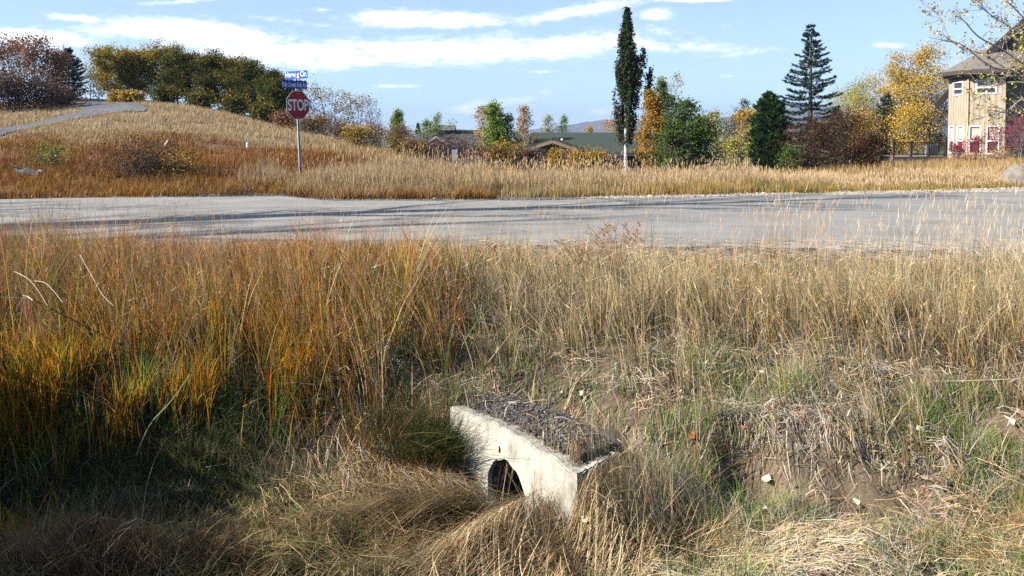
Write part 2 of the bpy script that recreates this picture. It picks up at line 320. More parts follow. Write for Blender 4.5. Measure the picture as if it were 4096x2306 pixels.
# far hills
def ridge(name, D, pts, seed, col):
    us = np.array([p[0] for p in pts], float); vs = np.array([p[1] for p in pts], float)
    uu = np.linspace(us[0], us[-1], 260); a = (uu - CU) / F
    vv = np.interp(uu, us, vs) + (fbm(uu * .012 + seed, uu * 0 + seed) - .5) * 26 + (fbm(uu * .05, uu * 0 + 3) - .5) * 8
    rows = []; 
    for k, (dd, hh) in enumerate(((0, -.1), (.25, .35), (.5, .62), (.75, .86), (1, 1), (1.3, .8), (1.8, .0))):
        Y = D * (.75 + .25 * dd); ztop = np.array([pix(0, v, D)[2] for v in vv]); X = a * Y * 1.01
        rows.append(np.stack([X, np.full_like(X, Y) + (fbm(uu * .02, uu * 0 + k * 3.3) - .5) * D * .06 * (k in (1, 2, 3)), -10 + (ztop + 10) * hh + (0 if k in (0, 4, 6) else 1) * (fbm(uu * .03, uu * 0 + k) - .5) * (ztop + 10) * .35], -1))
    n = len(uu); Vh = np.concatenate(rows); Ih = (np.arange(len(rows) - 1)[:, None] * n + np.arange(n - 1)[None]).ravel()
    o = link(name, new_mesh(name, Vh, np.stack([Ih, Ih + 1, Ih + n + 1, Ih + n], 1), col=np.array(col), smooth=True), m_soil); tag(o, kind='structure')
ridge('hills', 3600, [(-400, 512), (900, 512), (1500, 515), (2000, 520), (2150, 515), (2280, 492), (2380, 478), (2500, 484), (2700, 470), (2900, 462), (3100, 445), (3180, 420), (3300, 425), (3600, 440), (4600, 460)], 3, (.12, .11, .07))

# ------------------------------------------------------------------ roads
def strip(name, P0, P1, n, dz, mat_, conform=False, skirt=.06):
    t = np.linspace(0, 1, n + 1)[:, None, None]; G = P0[None] * (1 - t) + P1[None] * t; m = P0.shape[0]
    z = ground(G[..., 0], G[..., 1]) + dz if conform else np.full(G.shape[:2], dz)
    Vv = np.concatenate([G, z[..., None]], -1)
    lo = Vv[0].copy(); lo[:, 2] -= skirt; hi = Vv[-1].copy(); hi[:, 2] -= skirt
    Vv = np.concatenate([lo[None], Vv, hi[None]]); k = Vv.shape[0]
    Is = (np.arange(k - 1)[:, None] * m + np.arange(m - 1)[None]).ravel()
    o = link(name, new_mesh(name, Vv.reshape(-1, 3), np.stack([Is, Is + 1, Is + m + 1, Is + m], 1), smooth=False), mat_); return tag(o, kind='structure')
X = np.concatenate([np.linspace(-60, -16, 20), np.arange(-15.5, 16, .12), np.linspace(16.5, 60, 20)])
en = np.stack([X, yn_(X) + (fbm(X * 2.2, X * 0) - .5) * .26 + (fbm(X * 9, X * 0) - .5) * .06], 1)
ef = np.stack([X, yf_(X) + (fbm(X * 1.2, X * 0 + 5) - .5) * .3 + (fbm(X * 7, X * 0) - .5) * .1], 1)
def road():
    n = 14; t = np.linspace(0, 1, n + 1)[:, None, None]; G = en[None] * (1 - t) + ef[None] * t
    z = .035 * np.sin(np.pi * t[..., 0]) + (fbm(G[..., 0] * .3, G[..., 1] * .5) - .5) * .02
    Vv = np.concatenate([G, z[..., None]], -1); lo = Vv[0].copy(); lo[:, 2] -= .09; hi = Vv[-1].copy(); hi[:, 2] -= .09
    Vv = np.concatenate([lo[None], Vv, hi[None]]); k = Vv.shape[0]; m = len(X)
    Is = (np.arange(k - 1)[:, None] * m + np.arange(m - 1)[None]).ravel()
    tag(link('road', new_mesh('road', Vv.reshape(-1, 3), np.stack([Is, Is + 1, Is + m + 1, Is + m], 1)), m_asphalt), kind='structure')
road()
# road climbing the hill on the left: pairs (near edge pixel, far edge pixel) met with the ground
def spline(P, n):
    P = np.asarray(P, float); out = []
    for i in range(len(P) - 1):
        p0, p1, p2, p3 = P[max(i - 1, 0)], P[i], P[i + 1], P[min(i + 2, len(P) - 1)]
        for t in np.linspace(0, 1, n, endpoint=False):
            out.append(.5 * ((2 * p1) + (-p0 + p2) * t + (2 * p0 - 5 * p1 + 4 * p2 - p3) * t * t + (-p0 + 3 * p1 - 3 * p2 + p3) * t ** 3))
    out.append(P[-1]); return np.array(out)
hl = [hit(-250, 590), hit(0, 548), hit(250, 492), hit(480, 452), hit(585, 437), (-26.5, 54.5, 0), (-31, 60, 0), (-38, 66, 0)]
hr = [hit(-250, 545), hit(0, 522), hit(200, 481), hit(330, 446), hit(285, 430), (-30.5, 57.5, 0), (-34, 61.5, 0), (-41, 67, 0)]
hl = spline([p[:2] for p in hl], 10); hr = spline([p[:2] for p in hr], 10)
HR_C = (hl + hr) / 2; HR_W = np.linalg.norm(hl - hr, axis=1) / 2
strip('hill_road', hl, hr, 10, .07, m_asphalt2, conform=True, skirt=.15)

# ------------------------------------------------------------------ grass makers
def blades(P, h, w, lean, c0, c1, rng, segs=3, droop=1.8, az_=None):
    n = len(P); h = np.broadcast_to(h, (n,)); w = np.broadcast_to(w, (n,))
    a = rng.rand(n) * 2 * np.pi if az_ is None else az_
    wx = np.stack([np.cos(a), np.sin(a), np.zeros(n)], 1)
    tw = rng.randn(n) * .6; wx2 = np.stack([np.cos(a + tw), np.sin(a + tw), np.zeros(n)], 1)
    rows = []; cols = []
    for i in range(segs + 1):
        s = i / segs
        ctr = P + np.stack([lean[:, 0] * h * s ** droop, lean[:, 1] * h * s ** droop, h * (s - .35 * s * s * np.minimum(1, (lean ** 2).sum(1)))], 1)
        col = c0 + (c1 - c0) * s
        if i == segs: rows.append(ctr[:, None]); cols.append(col[:, None])
        else:
            hw = (w * (.55 + .45 * math.sin(math.pi * min(1, s + .3))) * (1 - .6 * s) / 2)[:, None] * (wx * (1 - s) + wx2 * s)
            rows.append(np.stack([ctr - hw, ctr + hw], 1)); cols.append(np.stack([col, col], 1))
    Vv = np.concatenate(rows, 1); k = Vv.shape[1]; Cc = np.concatenate(cols, 1)
    b = np.arange(n)[:, None] * k
    F4 = np.concatenate([b + np.array((2 * i, 2 * i + 1, 2 * i + 3, 2 * i + 2)) for i in range(segs - 1)]) if segs > 1 else None
    F3 = b + np.array((2 * segs - 2, 2 * segs - 1, 2 * segs))
    return Vv.reshape(-1, 3), F4, F3, Cc.reshape(-1, 3)
def strands(P, D, L, lift, w, c, rng, segs=5, arch=.3):
    """long stems lying along direction D over the ground"""
    n = len(P); a = np.linspace(0, 1, segs + 1); rows = []
    cur = rng.randn(n) * .35; D = D / np.linalg.norm(D, axis=1)[:, None]; S = np.stack([-D[:, 1], D[:, 0]], 1)
    for s in a:
        xy = P[:, :2] + D * (L * s)[:, None] + S * (cur * L * s * s)[:, None]
        z = ground(xy[:, 0], xy[:, 1]) + lift + arch * L * s * (1 - s) * rng.uniform(.3, 1.6, 1)[0]
        w_ = (w * (1 - .7 * s) / 2)[:, None]; o = np.concatenate([S * w_, (w_ * .5)], 1)
        ctr = np.stack([xy[:, 0], xy[:, 1], z], 1); rows.append(np.stack([ctr - o, ctr + o], 1))
    Vv = np.concatenate(rows, 1); k = Vv.shape[1]; b = np.arange(n)[:, None] * k
    F4 = np.concatenate([b + np.array((2 * i, 2 * i + 1, 2 * i + 3, 2 * i + 2)) for i in range(segs)])
    return Vv.reshape(-1, 3), F4, None, np.repeat(c, k, 0)
def heads(T, D, L, r, c, rng):
    """seed heads: slim spindles at points T along D"""
    n = len(T); D = D / np.linalg.norm(D, axis=1)[:, None]; X = np.cross(D, np.array((.3, .9, .1))); X /= np.linalg.norm(X, axis=1)[:, None]; Y = np.cross(D, X)
    rows = [T[:, None]]
    for s, k in ((.25, 1.), (.7, .75)):
        for j in range(3):
            an = j * 2.094; rows.append((T + D * (L * s)[:, None] + (X * math.cos(an) + Y * math.sin(an)) * (r * k)[:, None])[:, None])
    rows.append((T + D * L[:, None])[:, None]); Vv = np.concatenate(rows, 1); b = np.arange(n)[:, None] * 8
    F3 = np.concatenate([b + np.array((0, 1 + j, 1 + (j + 1) % 3)) for j in range(3)] + [b + np.array((7, 4 + (j + 1) % 3, 4 + j)) for j in range(3)])
    F4 = np.concatenate([b + np.array((1 + j, 4 + j, 4 + (j + 1) % 3, 1 + (j + 1) % 3)) for j in range(3)])
    return Vv.reshape(-1, 3), F4, F3, np.repeat(c, 8, 0)
def scatter(n, y0, y1, rng, tmax=.72, xm=1.9, pw=1.0):
    """random roots in the wedge the lens (and a step aside) can see"""
    n = int(n * (tmax * (y0 + y1) / 2 + xm) / (tmax * (y0 + y1) / 2 + .6))
    y = np.sqrt(rng.rand(n) * (y1 ** 2 - y0 ** 2) + y0 ** 2) if pw == 1 else y0 + (y1 - y0) * rng.rand(n)
    x = (rng.rand(n) * 2 - 1) * (y * tmax + xm); return x, y
def keep(m, *a): return [q[m] for q in a]
COL = {k: np.array(v) for k, v in dict(tan=(.54, .39, .21), straw=(.70, .55, .33), gold=(.58, .33, .04), rust=(.36, .12, .03), olive=(.20, .19, .035), green=(.14, .27, .045), grey=(.56, .51, .44),
       pink=(.46, .23, .13), brown=(.20, .115, .06), dkgreen=(.05, .10, .02), orange=(.75, .27, .02), yellow=(.75, .50, .04)).items()}
def pickc(names, wts, rng, jit=.22, q=None):
    w = np.stack([np.broadcast_to(q, wts[0].shape) for q in wts], 1); w = w / w.sum(1, keepdims=True); cs = np.cumsum(w, 1)
    i = ((rng.rand(len(w)) if q is None else q)[:, None] > cs).sum(1).clip(0, len(names) - 1); base = np.stack([COL[k] for k in names])[i]
    return base * (1 + rng.uniform(-jit, jit, (len(w), 1))) * (1 + rng.uniform(-.07, .07, (len(w), 3)))
def onwall(x, y):                      # keep plants off the headwall, its gravel apron and the pipe mouth
    p = np.stack([x, y], 1) - WA; s1 = -(p @ wn); al = p @ wdir; q = np.stack([x, y], 1) - WB; s2 = -(q @ rn); al2 = q @ rdir
    wall = (s1 > -.05) & (s1 < .07) & (al > -.06) & (al < WL + .05) | (s2 > -.04) & (s2 < .07) & (al2 > -.05) & (al2 < .48)
    apron = (s1 > 0) & (s2 > 0) & (s1 < 1.1) & (al > -.1) & (al2 < .75) & (s1 + .4 * fbm(x * 4, y * 4) < .95)
    mouth = (s1 < 0) & (s1 > -.55) & (al > .0) & (al < WL * .85)
    return wall, apron, mouth

# --- 1 tall standing grass of the near bank
rng = np.random.RandomState(11)
x, y = scatter(215000, 4.3, 10.9, rng)
yn = yn_(x); d = yn - y                                     # distance to the asphalt
wall, apron, mouth = onwall(x, y)
cl = fbm(x * 1.7, y * 1.7); cl2 = fbm(x * 6 + 3, y * 6)
edge = 5.1 + .7 * (fbm(x * 1.2 + 40, x * 0) - .5) - .25 * np.exp(-((x + 1.1) / .6) ** 2)
# a lone tuft spills over the left end of the headwall
rgt = sst(-.1, .9, x); dens = (sst(edge - .1, edge + .9, y) ** 1.3 * (1 - rgt) + rgt * sst(4.4, 6.6, y + (cl - .5) * 2.4) ** 1.3) * (.03 + 1.1 * sst(.40, .58, cl2)) * .85 * sst(.05 + .25 * rgt, .85 + .5 * rgt, d) * (1 - .35 * sst(1.5, 3.5, x) * sst(.5, .3, cl))
thin = np.exp(-(((x - .45) / .75) ** 2 + ((y - 5.55) / .55) ** 2))
dens *= 1 - .93 * thin
k = (rng.rand(len(x)) < dens) & ~wall & ~apron & (d > .04)
x, y, cl, cl2, d = keep(k, x, y, cl, cl2, d)
tx, ty = np.round(x * 14), np.round(y * 14); hsh = vnoise(tx * 7.3, ty * 3.1)       # neighbours in a tuft share traits
left = sst(.3, -.9, x + (cl - .5) * 2.2)
h = (.10 + .40 * sst(.2, 3.4, d) + .10 * left * sst(.6, 1.6, d) + .24 * (cl - .5) * sst(.3, 2, d)) * (.62 + .7 * hsh) * (.6 + .7 * rng.rand(len(x))) * (1 + .12 * left * sst(6.5, 5.3, y))
h *= 1 - .35 * sst(1.2, .2, x) * sst(-.8, 0, x) * sst(6.4, 5.4, y)
w = rng.uniform(.0036, .0085, len(x)) * (1 + .7 * left * rng.rand(len(x)))
wind = .10 + .30 * hsh ** 2
cx_, cy_ = np.round(x * 4.5 + .6 * fbm(x, y)) / 4.5, np.round(y * 4.5) / 4.5; hs2 = vnoise(cx_ * 31.7 + 5, cy_ * 17.3); h *= (.62 + .7 * hs2) * (1 + .5 * sst(.7, .85, hs2) * sst(3, .8, d))
an = vnoise(tx * 1.7 + 50, ty * 2.3) * 6.28
lean = np.stack([np.cos(an) * wind + .09 * left + rng.randn(len(x)) * .09, np.sin(an) * wind * .6 - .10 * left * sst(6.5, 5.2, y) + rng.randn(len(x)) * .09], 1) + np.stack([x - cx_, y - cy_], 1) * (1.2 + 2.2 * hs2)[:, None]
farl = sst(3.6, 1.6, d + (cl - .5) * 2) * sst(-.6, -2.8, x)
rp = sst(.42, .58, fbm(x * .9 + 8, y * .9 + 3))
orp = sst(.52, .66, fbm(x * .8 + 70, y * .8 + 11))
c1 = pickc(['tan', 'straw', 'gold', 'rust', 'olive', 'pink', 'green', 'orange'],
           [.45 + .7 * (1 - left), .05 + 1.5 * (1 - left), left * (1 - farl) * (.6 + .5 * rp) + .06 + .25 * orp, left * (.5 + .7 * rp) * (1 - .4 * farl) + .10 * orp, left * .18 * (1 - farl) + .05 + .25 * sst(4, 5.5, x) * orp,
            farl * 1.3 + .10 + .35 * left, .05 + .07 * left, left * rp * .6 + farl * .25 + .02], rng, q=np.where(rng.rand(len(x)) < .6, (hsh * 7.31 + hs2 * 3.7) % 1, rng.rand(len(x))))
c1 = c1 * (.72 + .62 * hs2[:, None])
bt = (rng.rand(len(x), 1) < .12) * rng.randn(len(x), 2) * .5; lean = lean + bt
c0 = c1 * .28 + COL['olive'] * .06 + COL['brown'] * .12  # blade feet darkened to paint the shade inside the tufts
P = np.stack([x, y, ground(x, y)], 1)
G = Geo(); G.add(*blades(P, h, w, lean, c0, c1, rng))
# leaf scraps hanging on the stems
k = rng.rand(len(x)) < .42; n = k.sum(); up_z = h[k] * rng.uniform(.25, .85, n); Pf = P[k] + np.stack([lean[k, 0] * up_z * .5, lean[k, 1] * up_z * .5, up_z], 1)
cc = c1[k] * rng.uniform(.8, 1.5, (n, 1)); cc = np.where(rng.rand(n, 1) < .12, COL['grey'] * 1.15, cc)
G.add(*blades(Pf, rng.uniform(.015, .07, n), rng.uniform(.004, .008, n), rng.randn(n, 2) * 1.6, cc, cc, rng, segs=2, droop=1.2))
# shorter leafy blades inside
k = rng.rand(len(x)) < .32
n = k.sum(); cc = pickc(['green', 'olive', 'tan', 'gold', 'orange', 'grey'], [.35 + .3 * left[k], .3 + .5 * left[k], .9 - .5 * left[k], .7 * left[k] + .05, .5 * left[k] * rp[k], .4 + 0 * left[k]], rng)
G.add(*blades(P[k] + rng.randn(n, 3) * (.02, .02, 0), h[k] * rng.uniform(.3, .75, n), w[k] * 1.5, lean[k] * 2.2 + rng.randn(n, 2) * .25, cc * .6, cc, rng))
tag(G.build('tall_grass', m_grass), 'tall dry tan and golden grass standing on the near roadside bank', 'grass', kind='stuff')

# --- 2 tall seed stalks that rise over the road
x, y = scatter(9500, 6.2, 10.6, rng); d = yn_(x) - y; cl = fbm(x * 1.1 + 20, y * 1.1)
k = (rng.rand(len(x)) < (.12 + .9 * sst(.5, .66, cl)) * sst(.1, .5, d) * (.35 + .65 * sst(.3, 1.5, np.abs(x + .6)))) & (d < 4)
x, y = keep(k, x, y); n = len(x); P = np.stack([x, y, ground(x, y)], 1)
h = rng.uniform(.42, .82, n) * (1 - .12 * (x < 0)); lean = rng.randn(n, 2) * .10 + np.array((.05, 0)); wr = (x > 3)[:, None]
c = np.where(rng.rand(n, 1) < .15 + .5 * wr, np.array((.56, .47, .33)), COL['tan'] * np.array((1, .85, .8))) * rng.uniform(.75, 1.15, (n, 1))
G = Geo(); G.add(*blades(P, h, np.full(n, .0036), lean, c * .8, c, rng, segs=4, droop=1.5))
T = P + np.stack([lean[:, 0] * h, lean[:, 1] * h, h * (1 - .35 * np.minimum(1, (lean ** 2).sum(1)))], 1); Dd = np.stack([lean[:, 0] * 1.5 + rng.randn(n) * .1, lean[:, 1] * 1.5, np.ones(n)], 1)
G.add(*heads(T - Dd * .05, Dd, rng.uniform(.06, .13, n), rng.uniform(.0012, .0023, n) * (1 + .4 * (x > 2)), c * .95, rng))
tag(G.build('seed_stalks', m_grass), 'thin pale seed stalks rising from the bank in front of the road', 'grass', kind='stuff')

# --- 3 orange and green blades on the left, where the bank drops into the ditch
x = rng.uniform(-4.4, -1.2, 11000); y = 5.15 + .55 * rng.rand(len(x)) + .35 * rng.rand(len(x)) ** 2 + .15 * np.sin(x * 2.2)
cl = fbm(x * 3.2, y * 3.2 + 9); k = rng.rand(len(x)) < sst(.42, .6, cl) * sst(-1.3, -2.2, x); x, y = keep(k, x, y); n = len(x)
P = np.stack([x, y, ground(x, y)], 1); lean = rng.randn(n, 2) * .16 + np.array((.22, -.34))
c = pickc(['orange', 'yellow', 'green', 'rust', 'olive'], [np.full(n, 1.), np.full(n, .7), np.full(n, .6), np.full(n, .8), np.full(n, .4)], rng, .2)
G = Geo(); G.add(*blades(P, rng.uniform(.3, .6, n), rng.uniform(.006, .011, n), lean, c * .5 + COL['dkgreen'] * .5, c, rng, segs=4))
x = rng.uniform(-3.15, -2.75, 260); y = 4.55 + .16 * rng.randn(len(x)); n = len(x); P = np.stack([x, y, ground(x, y)], 1)
c = pickc(['orange', 'yellow', 'green'], [np.full(n, 1.), np.full(n, .5), np.full(n, .3)], rng)
G.add(*blades(P, rng.uniform(.22, .45, n), np.full(n, .008), rng.randn(n, 2) * .3, c * .6, c, rng, segs=4))
tag(G.build('orange_grass', m_oran), 'broad orange and green blades hanging over the left ditch bank', 'grass', kind='stuff')

# --- 4 green short grass, ditch sides and right bank
x, y = scatter(190000, 3.3, 8.2, rng); wall, apron, mouth = onwall(x, y)
cl = fbm(x * 2.1 + 5, y * 2.1 + 8); gr = fbm(x * .8 + 2, y * .8)
right = sst(.5, 1.6, x); low = sst(6.0, 5.3, y)
dens = (sst(.36, .58, cl) * (.4 + .8 * right + 1.1 * sst(-1, -2.2, x)) * (.25 + .75 * low)) * (1 - .75 * np.exp(-(((x - 1.9) / .5) ** 2 + ((y - 4.9) / .35) ** 2)))
dens *= 1 - .9 * sst(.15, -.3, np.abs(x + .6) - 1.0) * sst(4.75, 4.5, y)
hole = sst(1.5, .9, np.sqrt(((x - 1.36) / .16) ** 2 + ((y - 4.53) / .15) ** 2)); dens *= 1 - hole
k = (rng.rand(len(x)) < dens) & ~wall & ~apron & ~mouth; x, y, cl = keep(k, x, y, cl); n = len(x); P = np.stack([x, y, ground(x, y)], 1)
c = pickc(['green', 'olive', 'tan', 'grey', 'dkgreen'], [np.full(n, 1.), .25 + 0 * x, .25 + .3 * sst(0, 2, x), .35 + 0 * x, .5 * sst(.5, -1, x) + .15], rng, .3)
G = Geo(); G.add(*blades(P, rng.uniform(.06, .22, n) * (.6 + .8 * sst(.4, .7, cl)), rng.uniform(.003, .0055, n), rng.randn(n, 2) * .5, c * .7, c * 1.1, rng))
x = rng.uniform(-3.9, -.9, 26000); y = rng.uniform(4.0, 5.6, 26000); cl = fbm(x * 2.6 + 60, y * 2.6); k = rng.rand(len(x)) < .15 + .9 * sst(.38, .6, cl); x, y, cl = keep(k, x, y, cl); wl, ap, mo = onwall(x, y); x, y, cl = keep(~wl & ~mo, x, y, cl); n = len(x)
P = np.stack([x, y, ground(x, y)], 1); c = pickc(['dkgreen', 'green', 'olive', 'brown', 'tan', 'grey'], [np.full(n, 1.5), np.full(n, .7), np.full(n, .3), np.full(n, .7), np.full(n, .18), np.full(n, .12)], rng, .35)
c = c * (.35 + 1.1 * fbm(x * 5, y * 5 + 7) ** 1.5)[:, None]; G.add(*blades(P, rng.uniform(.06, .26, n) * (.4 + 1.2 * cl), rng.uniform(.003, .0065, n), rng.randn(n, 2) * .6, c * .35, c, rng))  # colours darkened here to deepen the shade of the left ditch
n = 5200; tt = rng.rand(n)
n = 2600; tt = rng.rand(n) ** 1.3; x = WA[0] - .03 - .55 * tt + .05 * rng.randn(n); y = WA[1] + .10 + .22 * tt - .30 * rng.rand(n) ** 1.5 + .05 * rng.randn(n); P = np.stack([x, y, np.maximum(ground(x, y), -.72)], 1)
c = pickc(['dkgreen', 'green', 'olive', 'brown', 'tan'], [np.full(n, 1.8), .35 - .2 * tt, np.full(n, .2), .4 + 1.2 * tt, .05 + .35 * tt], rng) * .75
G.add(*blades(P, rng.uniform(.12, .5, n) * (.5 + .9 * fbm(x * 9, y * 9)), rng.uniform(.003, .006, n), rng.randn(n, 2) * .42 + np.array((.36, -.70)), c * .6, c * .9, rng, segs=6, droop=1.25))
tag(G.build('green_grass', m_grass), 'short green grass growing through the ditch and the right bank', 'grass', kind='stuff')

# --- 5 thatch: short dead straw lying everywhere on the near ground
x, y = scatter(130000, 3.3, 9.9, rng); wall, apron, mouth = onwall(x, y)
cl = fbm(x * 3 + 15, y * 3 + 8); lf0 = sst(-.6, -1.3, x) * sst(5.9, 5.3, y); hole = sst(1.5, .9, np.sqrt(((x - 1.36) / .16) ** 2 + ((y - 4.53) / .15) ** 2))
k = (rng.rand(len(x)) < (.06 + 1.0 * sst(.32, .6, cl) * (.3 + .9 * sst(.35, .6, fbm(x * 8, y * 8 + 2)))) * (1 - .9 * hole) * (1 - .72 * lf0) * (1 - apron * (.95 - .45 * sst(.5, .8, fbm(x * 5, y * 5 + 3) + .35 * (x - .1))))) & ~wall; x, y, cl = keep(k, x, y, cl); n = len(x)
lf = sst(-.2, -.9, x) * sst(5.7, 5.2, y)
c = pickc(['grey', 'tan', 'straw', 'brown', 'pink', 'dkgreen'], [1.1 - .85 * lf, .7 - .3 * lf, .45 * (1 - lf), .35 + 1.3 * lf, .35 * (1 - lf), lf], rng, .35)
an = rng.rand(n) * 6.28; D = np.stack([np.cos(an), np.sin(an) - .3], 1)
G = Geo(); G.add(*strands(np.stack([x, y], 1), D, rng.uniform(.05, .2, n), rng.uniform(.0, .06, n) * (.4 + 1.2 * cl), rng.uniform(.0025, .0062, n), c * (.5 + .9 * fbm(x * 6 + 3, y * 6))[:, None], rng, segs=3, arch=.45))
# upright scruffy dead bits
x, y = scatter(50000, 3.3, 7.5, rng); wall, apron, mouth = onwall(x, y); cl = fbm(x * 2 + 35, y * 2 + 8); hole = sst(1.5, .9, np.sqrt(((x - 1.36) / .16) ** 2 + ((y - 4.53) / .15) ** 2)); k = (rng.rand(len(x)) < sst(.4, .62, cl) * (1 - hole)) & ~wall & ~apron & ~mouth
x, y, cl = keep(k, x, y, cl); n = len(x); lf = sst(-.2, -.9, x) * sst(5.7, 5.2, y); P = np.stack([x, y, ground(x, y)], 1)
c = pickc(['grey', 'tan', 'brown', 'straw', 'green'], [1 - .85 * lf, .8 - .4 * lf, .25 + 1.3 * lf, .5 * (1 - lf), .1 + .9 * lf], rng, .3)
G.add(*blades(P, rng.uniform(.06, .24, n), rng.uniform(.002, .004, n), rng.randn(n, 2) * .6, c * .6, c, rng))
tag(G.build('straw_litter', m_grass), 'grey and brown dead straw matted over the ditch ground', 'grass', kind='stuff')

# --- 6 combed mats of long flattened straw in the ditch bottom
G = Geo()
def matt(cx, cy, sx, sy, ang, n, L, lift, cols, wts, spread=.25, wd_=.0034, arch=.25, br=1.0):
    px = cx + sx * rng.randn(n); py = cy + sy * rng.randn(n); wl, ap, mo = onwall(px, py); m = ~wl & ~ap; px, py = px[m], py[m]; n = len(px)
    a = ang + spread * rng.randn(n) + 1.1 * (fbm(px * 1.5, py * 1.5) - .5); c = pickc(cols, [np.full(n, float(q)) for q in wts], rng, .25) * br
    G.add(*strands(np.stack([px, py], 1), np.stack([np.cos(a), np.sin(a)], 1), rng.uniform(.6, 1.2, n) * L, lift * rng.rand(n) ** .7, rng.uniform(.7, 1.3, n) * wd_, c, rng, segs=6, arch=arch))
matt(-.42, 4.44, .26, .07, R(176), 4600, .50, .20, ['straw', 'tan', 'gold'], [1.6, .8, .1], br=1.25)
matt(-.02, 4.34, .12, .07, R(196), 2200, .42, .14, ['straw', 'tan', 'pink'], [1.6, .8, .1], .35, br=1.25)
matt(-1.0, 4.22, .38, .12, R(188), 2800, .42, .10, ['tan', 'straw', 'olive', 'brown'], [1, 1.0, .35, .25], .6, br=1.1)
matt(-1.5, 4.38, .4, .10, R(15), 1800, .5, .13, ['tan', 'brown', 'olive', 'dkgreen'], [.5, 1, .5, .5])
matt(-2.2, 4.15, .45, .16, R(150), 3200, .5, .2, ['brown', 'tan', 'rust'], [1.4, .5, .25], .7)
matt(-1.05, 4.75, .3, .12, R(-60), 1500, .4, .18, ['brown', 'tan', 'olive', 'dkgreen'], [1, .4, .4, .4], .5)
matt(-.75, 4.95, .22, .14, R(-70), 1800, .4, .16, ['tan', 'brown', 'grey'], [.8, 1, .6], .4)
matt(.45, 3.98, .5, .12, R(160), 2600, .45, .15, ['tan', 'pink', 'straw', 'brown'], [1, .3, 1, .3], .8, br=1.1)
matt(1.2, 3.8, .5, .14, R(20), 1500, .25, .08, ['straw', 'tan', 'grey'], [1, .8, .6], .9)
matt(2.6, 3.95, .35, .2, R(-35), 500, .35, .12, ['pink', 'brown', 'tan'], [.6, .5, 1], .6)
matt(1.9, 4.9, .3, .13, R(-95), 1500, .10, .04, ['grey', 'straw', 'brown'], [1.6, .3, .6], 2.2)
tag(G.build('flattened_straw', m_grass), 'long combed mats of flattened straw lying in the ditch bottom', 'grass', kind='stuff')
# --- 7 brown wiry clumps (leaning stems) before the headwall corner and at lower left
G = Geo()
for (cx, cy, sx, sy, n, hh, ln, cols, wts) in ((.20, 4.16, .10, .04, 90, .34, (-.1, .0), ['straw', 'tan', 'brown'], [1, .9, .5]), (.36, 3.98, .14, .07, 240, .30, (-.45, .1), ['straw', 'tan', 'brown'], [1, .9, .5]), (-2.35, 4.1, .38, .16, 3600, .34, (.2, -.1), ['brown', 'rust', 'tan'], [1.6, .4, .4]),
                                               (-3.1, 4.2, .4, .2, 2200, .3, (.1, 0), ['brown', 'tan', 'grey'], [1, .8, .5]), (-.62, 5.0, .22, .18, 1800, .42, (-.15, -.1), ['brown', 'rust', 'tan', 'orange'], [1, .6, .6, .2]), (-1.2, 4.95, .3, .16, 1500, .3, (-.35, -.2), ['brown', 'tan', 'grey'], [1, .8, .6]),
                                               (1.3, 4.62, .20, .07, 260, .22, (.1, -.3), ['rust', 'tan', 'brown'], [.7, .5, .9]), (.80, 4.15, .18, .08, 260, .2, (.3, 0), ['brown', 'tan', 'gold'], [1, .8, .3]),
                                               (2.75, 4.05, .3, .25, 600, .34, (.35, 0), ['rust', 'pink', 'tan', 'green'], [.3, .5, 1, .5])):
    px = cx + sx * rng.randn(n); py = cy + sy * rng.randn(n); wl, ap, mo = onwall(px, py); m = ~wl & ~ap; px, py = px[m], py[m]; n = len(px)
    c = pickc(cols, [np.full(n, float(q)) for q in wts], rng, .3); P = np.stack([px, py, ground(px, py)], 1)
    G.add(*blades(P, rng.uniform(.4, 1.1, n) * hh, rng.uniform(.0022, .004, n), rng.randn(n, 2) * .45 + np.array(ln), c * .6, c, rng, segs=4, droop=1.3))
tag(G.build('wiry_grass', m_grass), 'brown wiry grass clumps leaning in front of the headwall corner', 'grass', kind='stuff')

# --- 8 hill grass and 9 verge grass beyond the road
def hillroad_mask(x, y):
    m = np.zeros(len(x), bool)
    for i in range(len(hl) - 1):
        Q = np.array([hl[i], hl[i + 1], hr[i + 1], hr[i]]); b = (x > Q[:, 0].min()) & (x < Q[:, 0].max()) & (y > Q[:, 1].min()) & (y < Q[:, 1].max())
        if not b.any(): continue
        xb, yb = x[b], y[b]; ins = np.zeros(len(xb), bool)
        for j in range(4):
            (ax, ay), (bx, by) = Q[j], Q[(j + 1) % 4]; ins ^= ((ay > yb) != (by > yb)) & (xb < (bx - ax) * (yb - ay) / (by - ay + 1e-12) + ax)
        m[b] |= ins
    return m
rng = np.random.RandomState(23)
n = 270000; y = 15.8 + 44 * rng.rand(n) ** 1.25; x = rng.uniform(-.78, -.02, n) * y; yr = y - yf_(x)
cl = fbm(x * .5, y * .8); cl2 = fbm(x * 2.2, y * 2.2 + 4)
k = (yr > .1) & (rng.rand(n) < .35 + .8 * sst(.35, .6, cl2)) & ~hillroad_mask(x, y) & ~((y > 40) & (x > -.2 * y)); x, y, yr, cl, cl2 = keep(k, x, y, yr, cl, cl2); n = len(x)
band = np.clip(sst(9, 15, yr + (cl - .5) * 11), 0, 1); u_ = x / y
rd = sst(.40, .62, fbm(x * .22 + 4, y * .55)) 
c1 = pickc(['rust', 'gold', 'pink', 'tan', 'straw', 'olive', 'grey', 'brown'], [(1 - band) * (.9 + 2.6 * rd), (1 - band) * .45 + .12 + .5 * (1 - rd) * (1 - band), .12 + .6 * band, .12 + 1.1 * band, band * 1.1, .22 + .25 * sst(.5, .65, cl2), band * .35, (1 - band) * (.2 + 2.2 * sst(.52, .64, fbm(x * .3 + 30, y * .7 + 5)))], rng, .3)
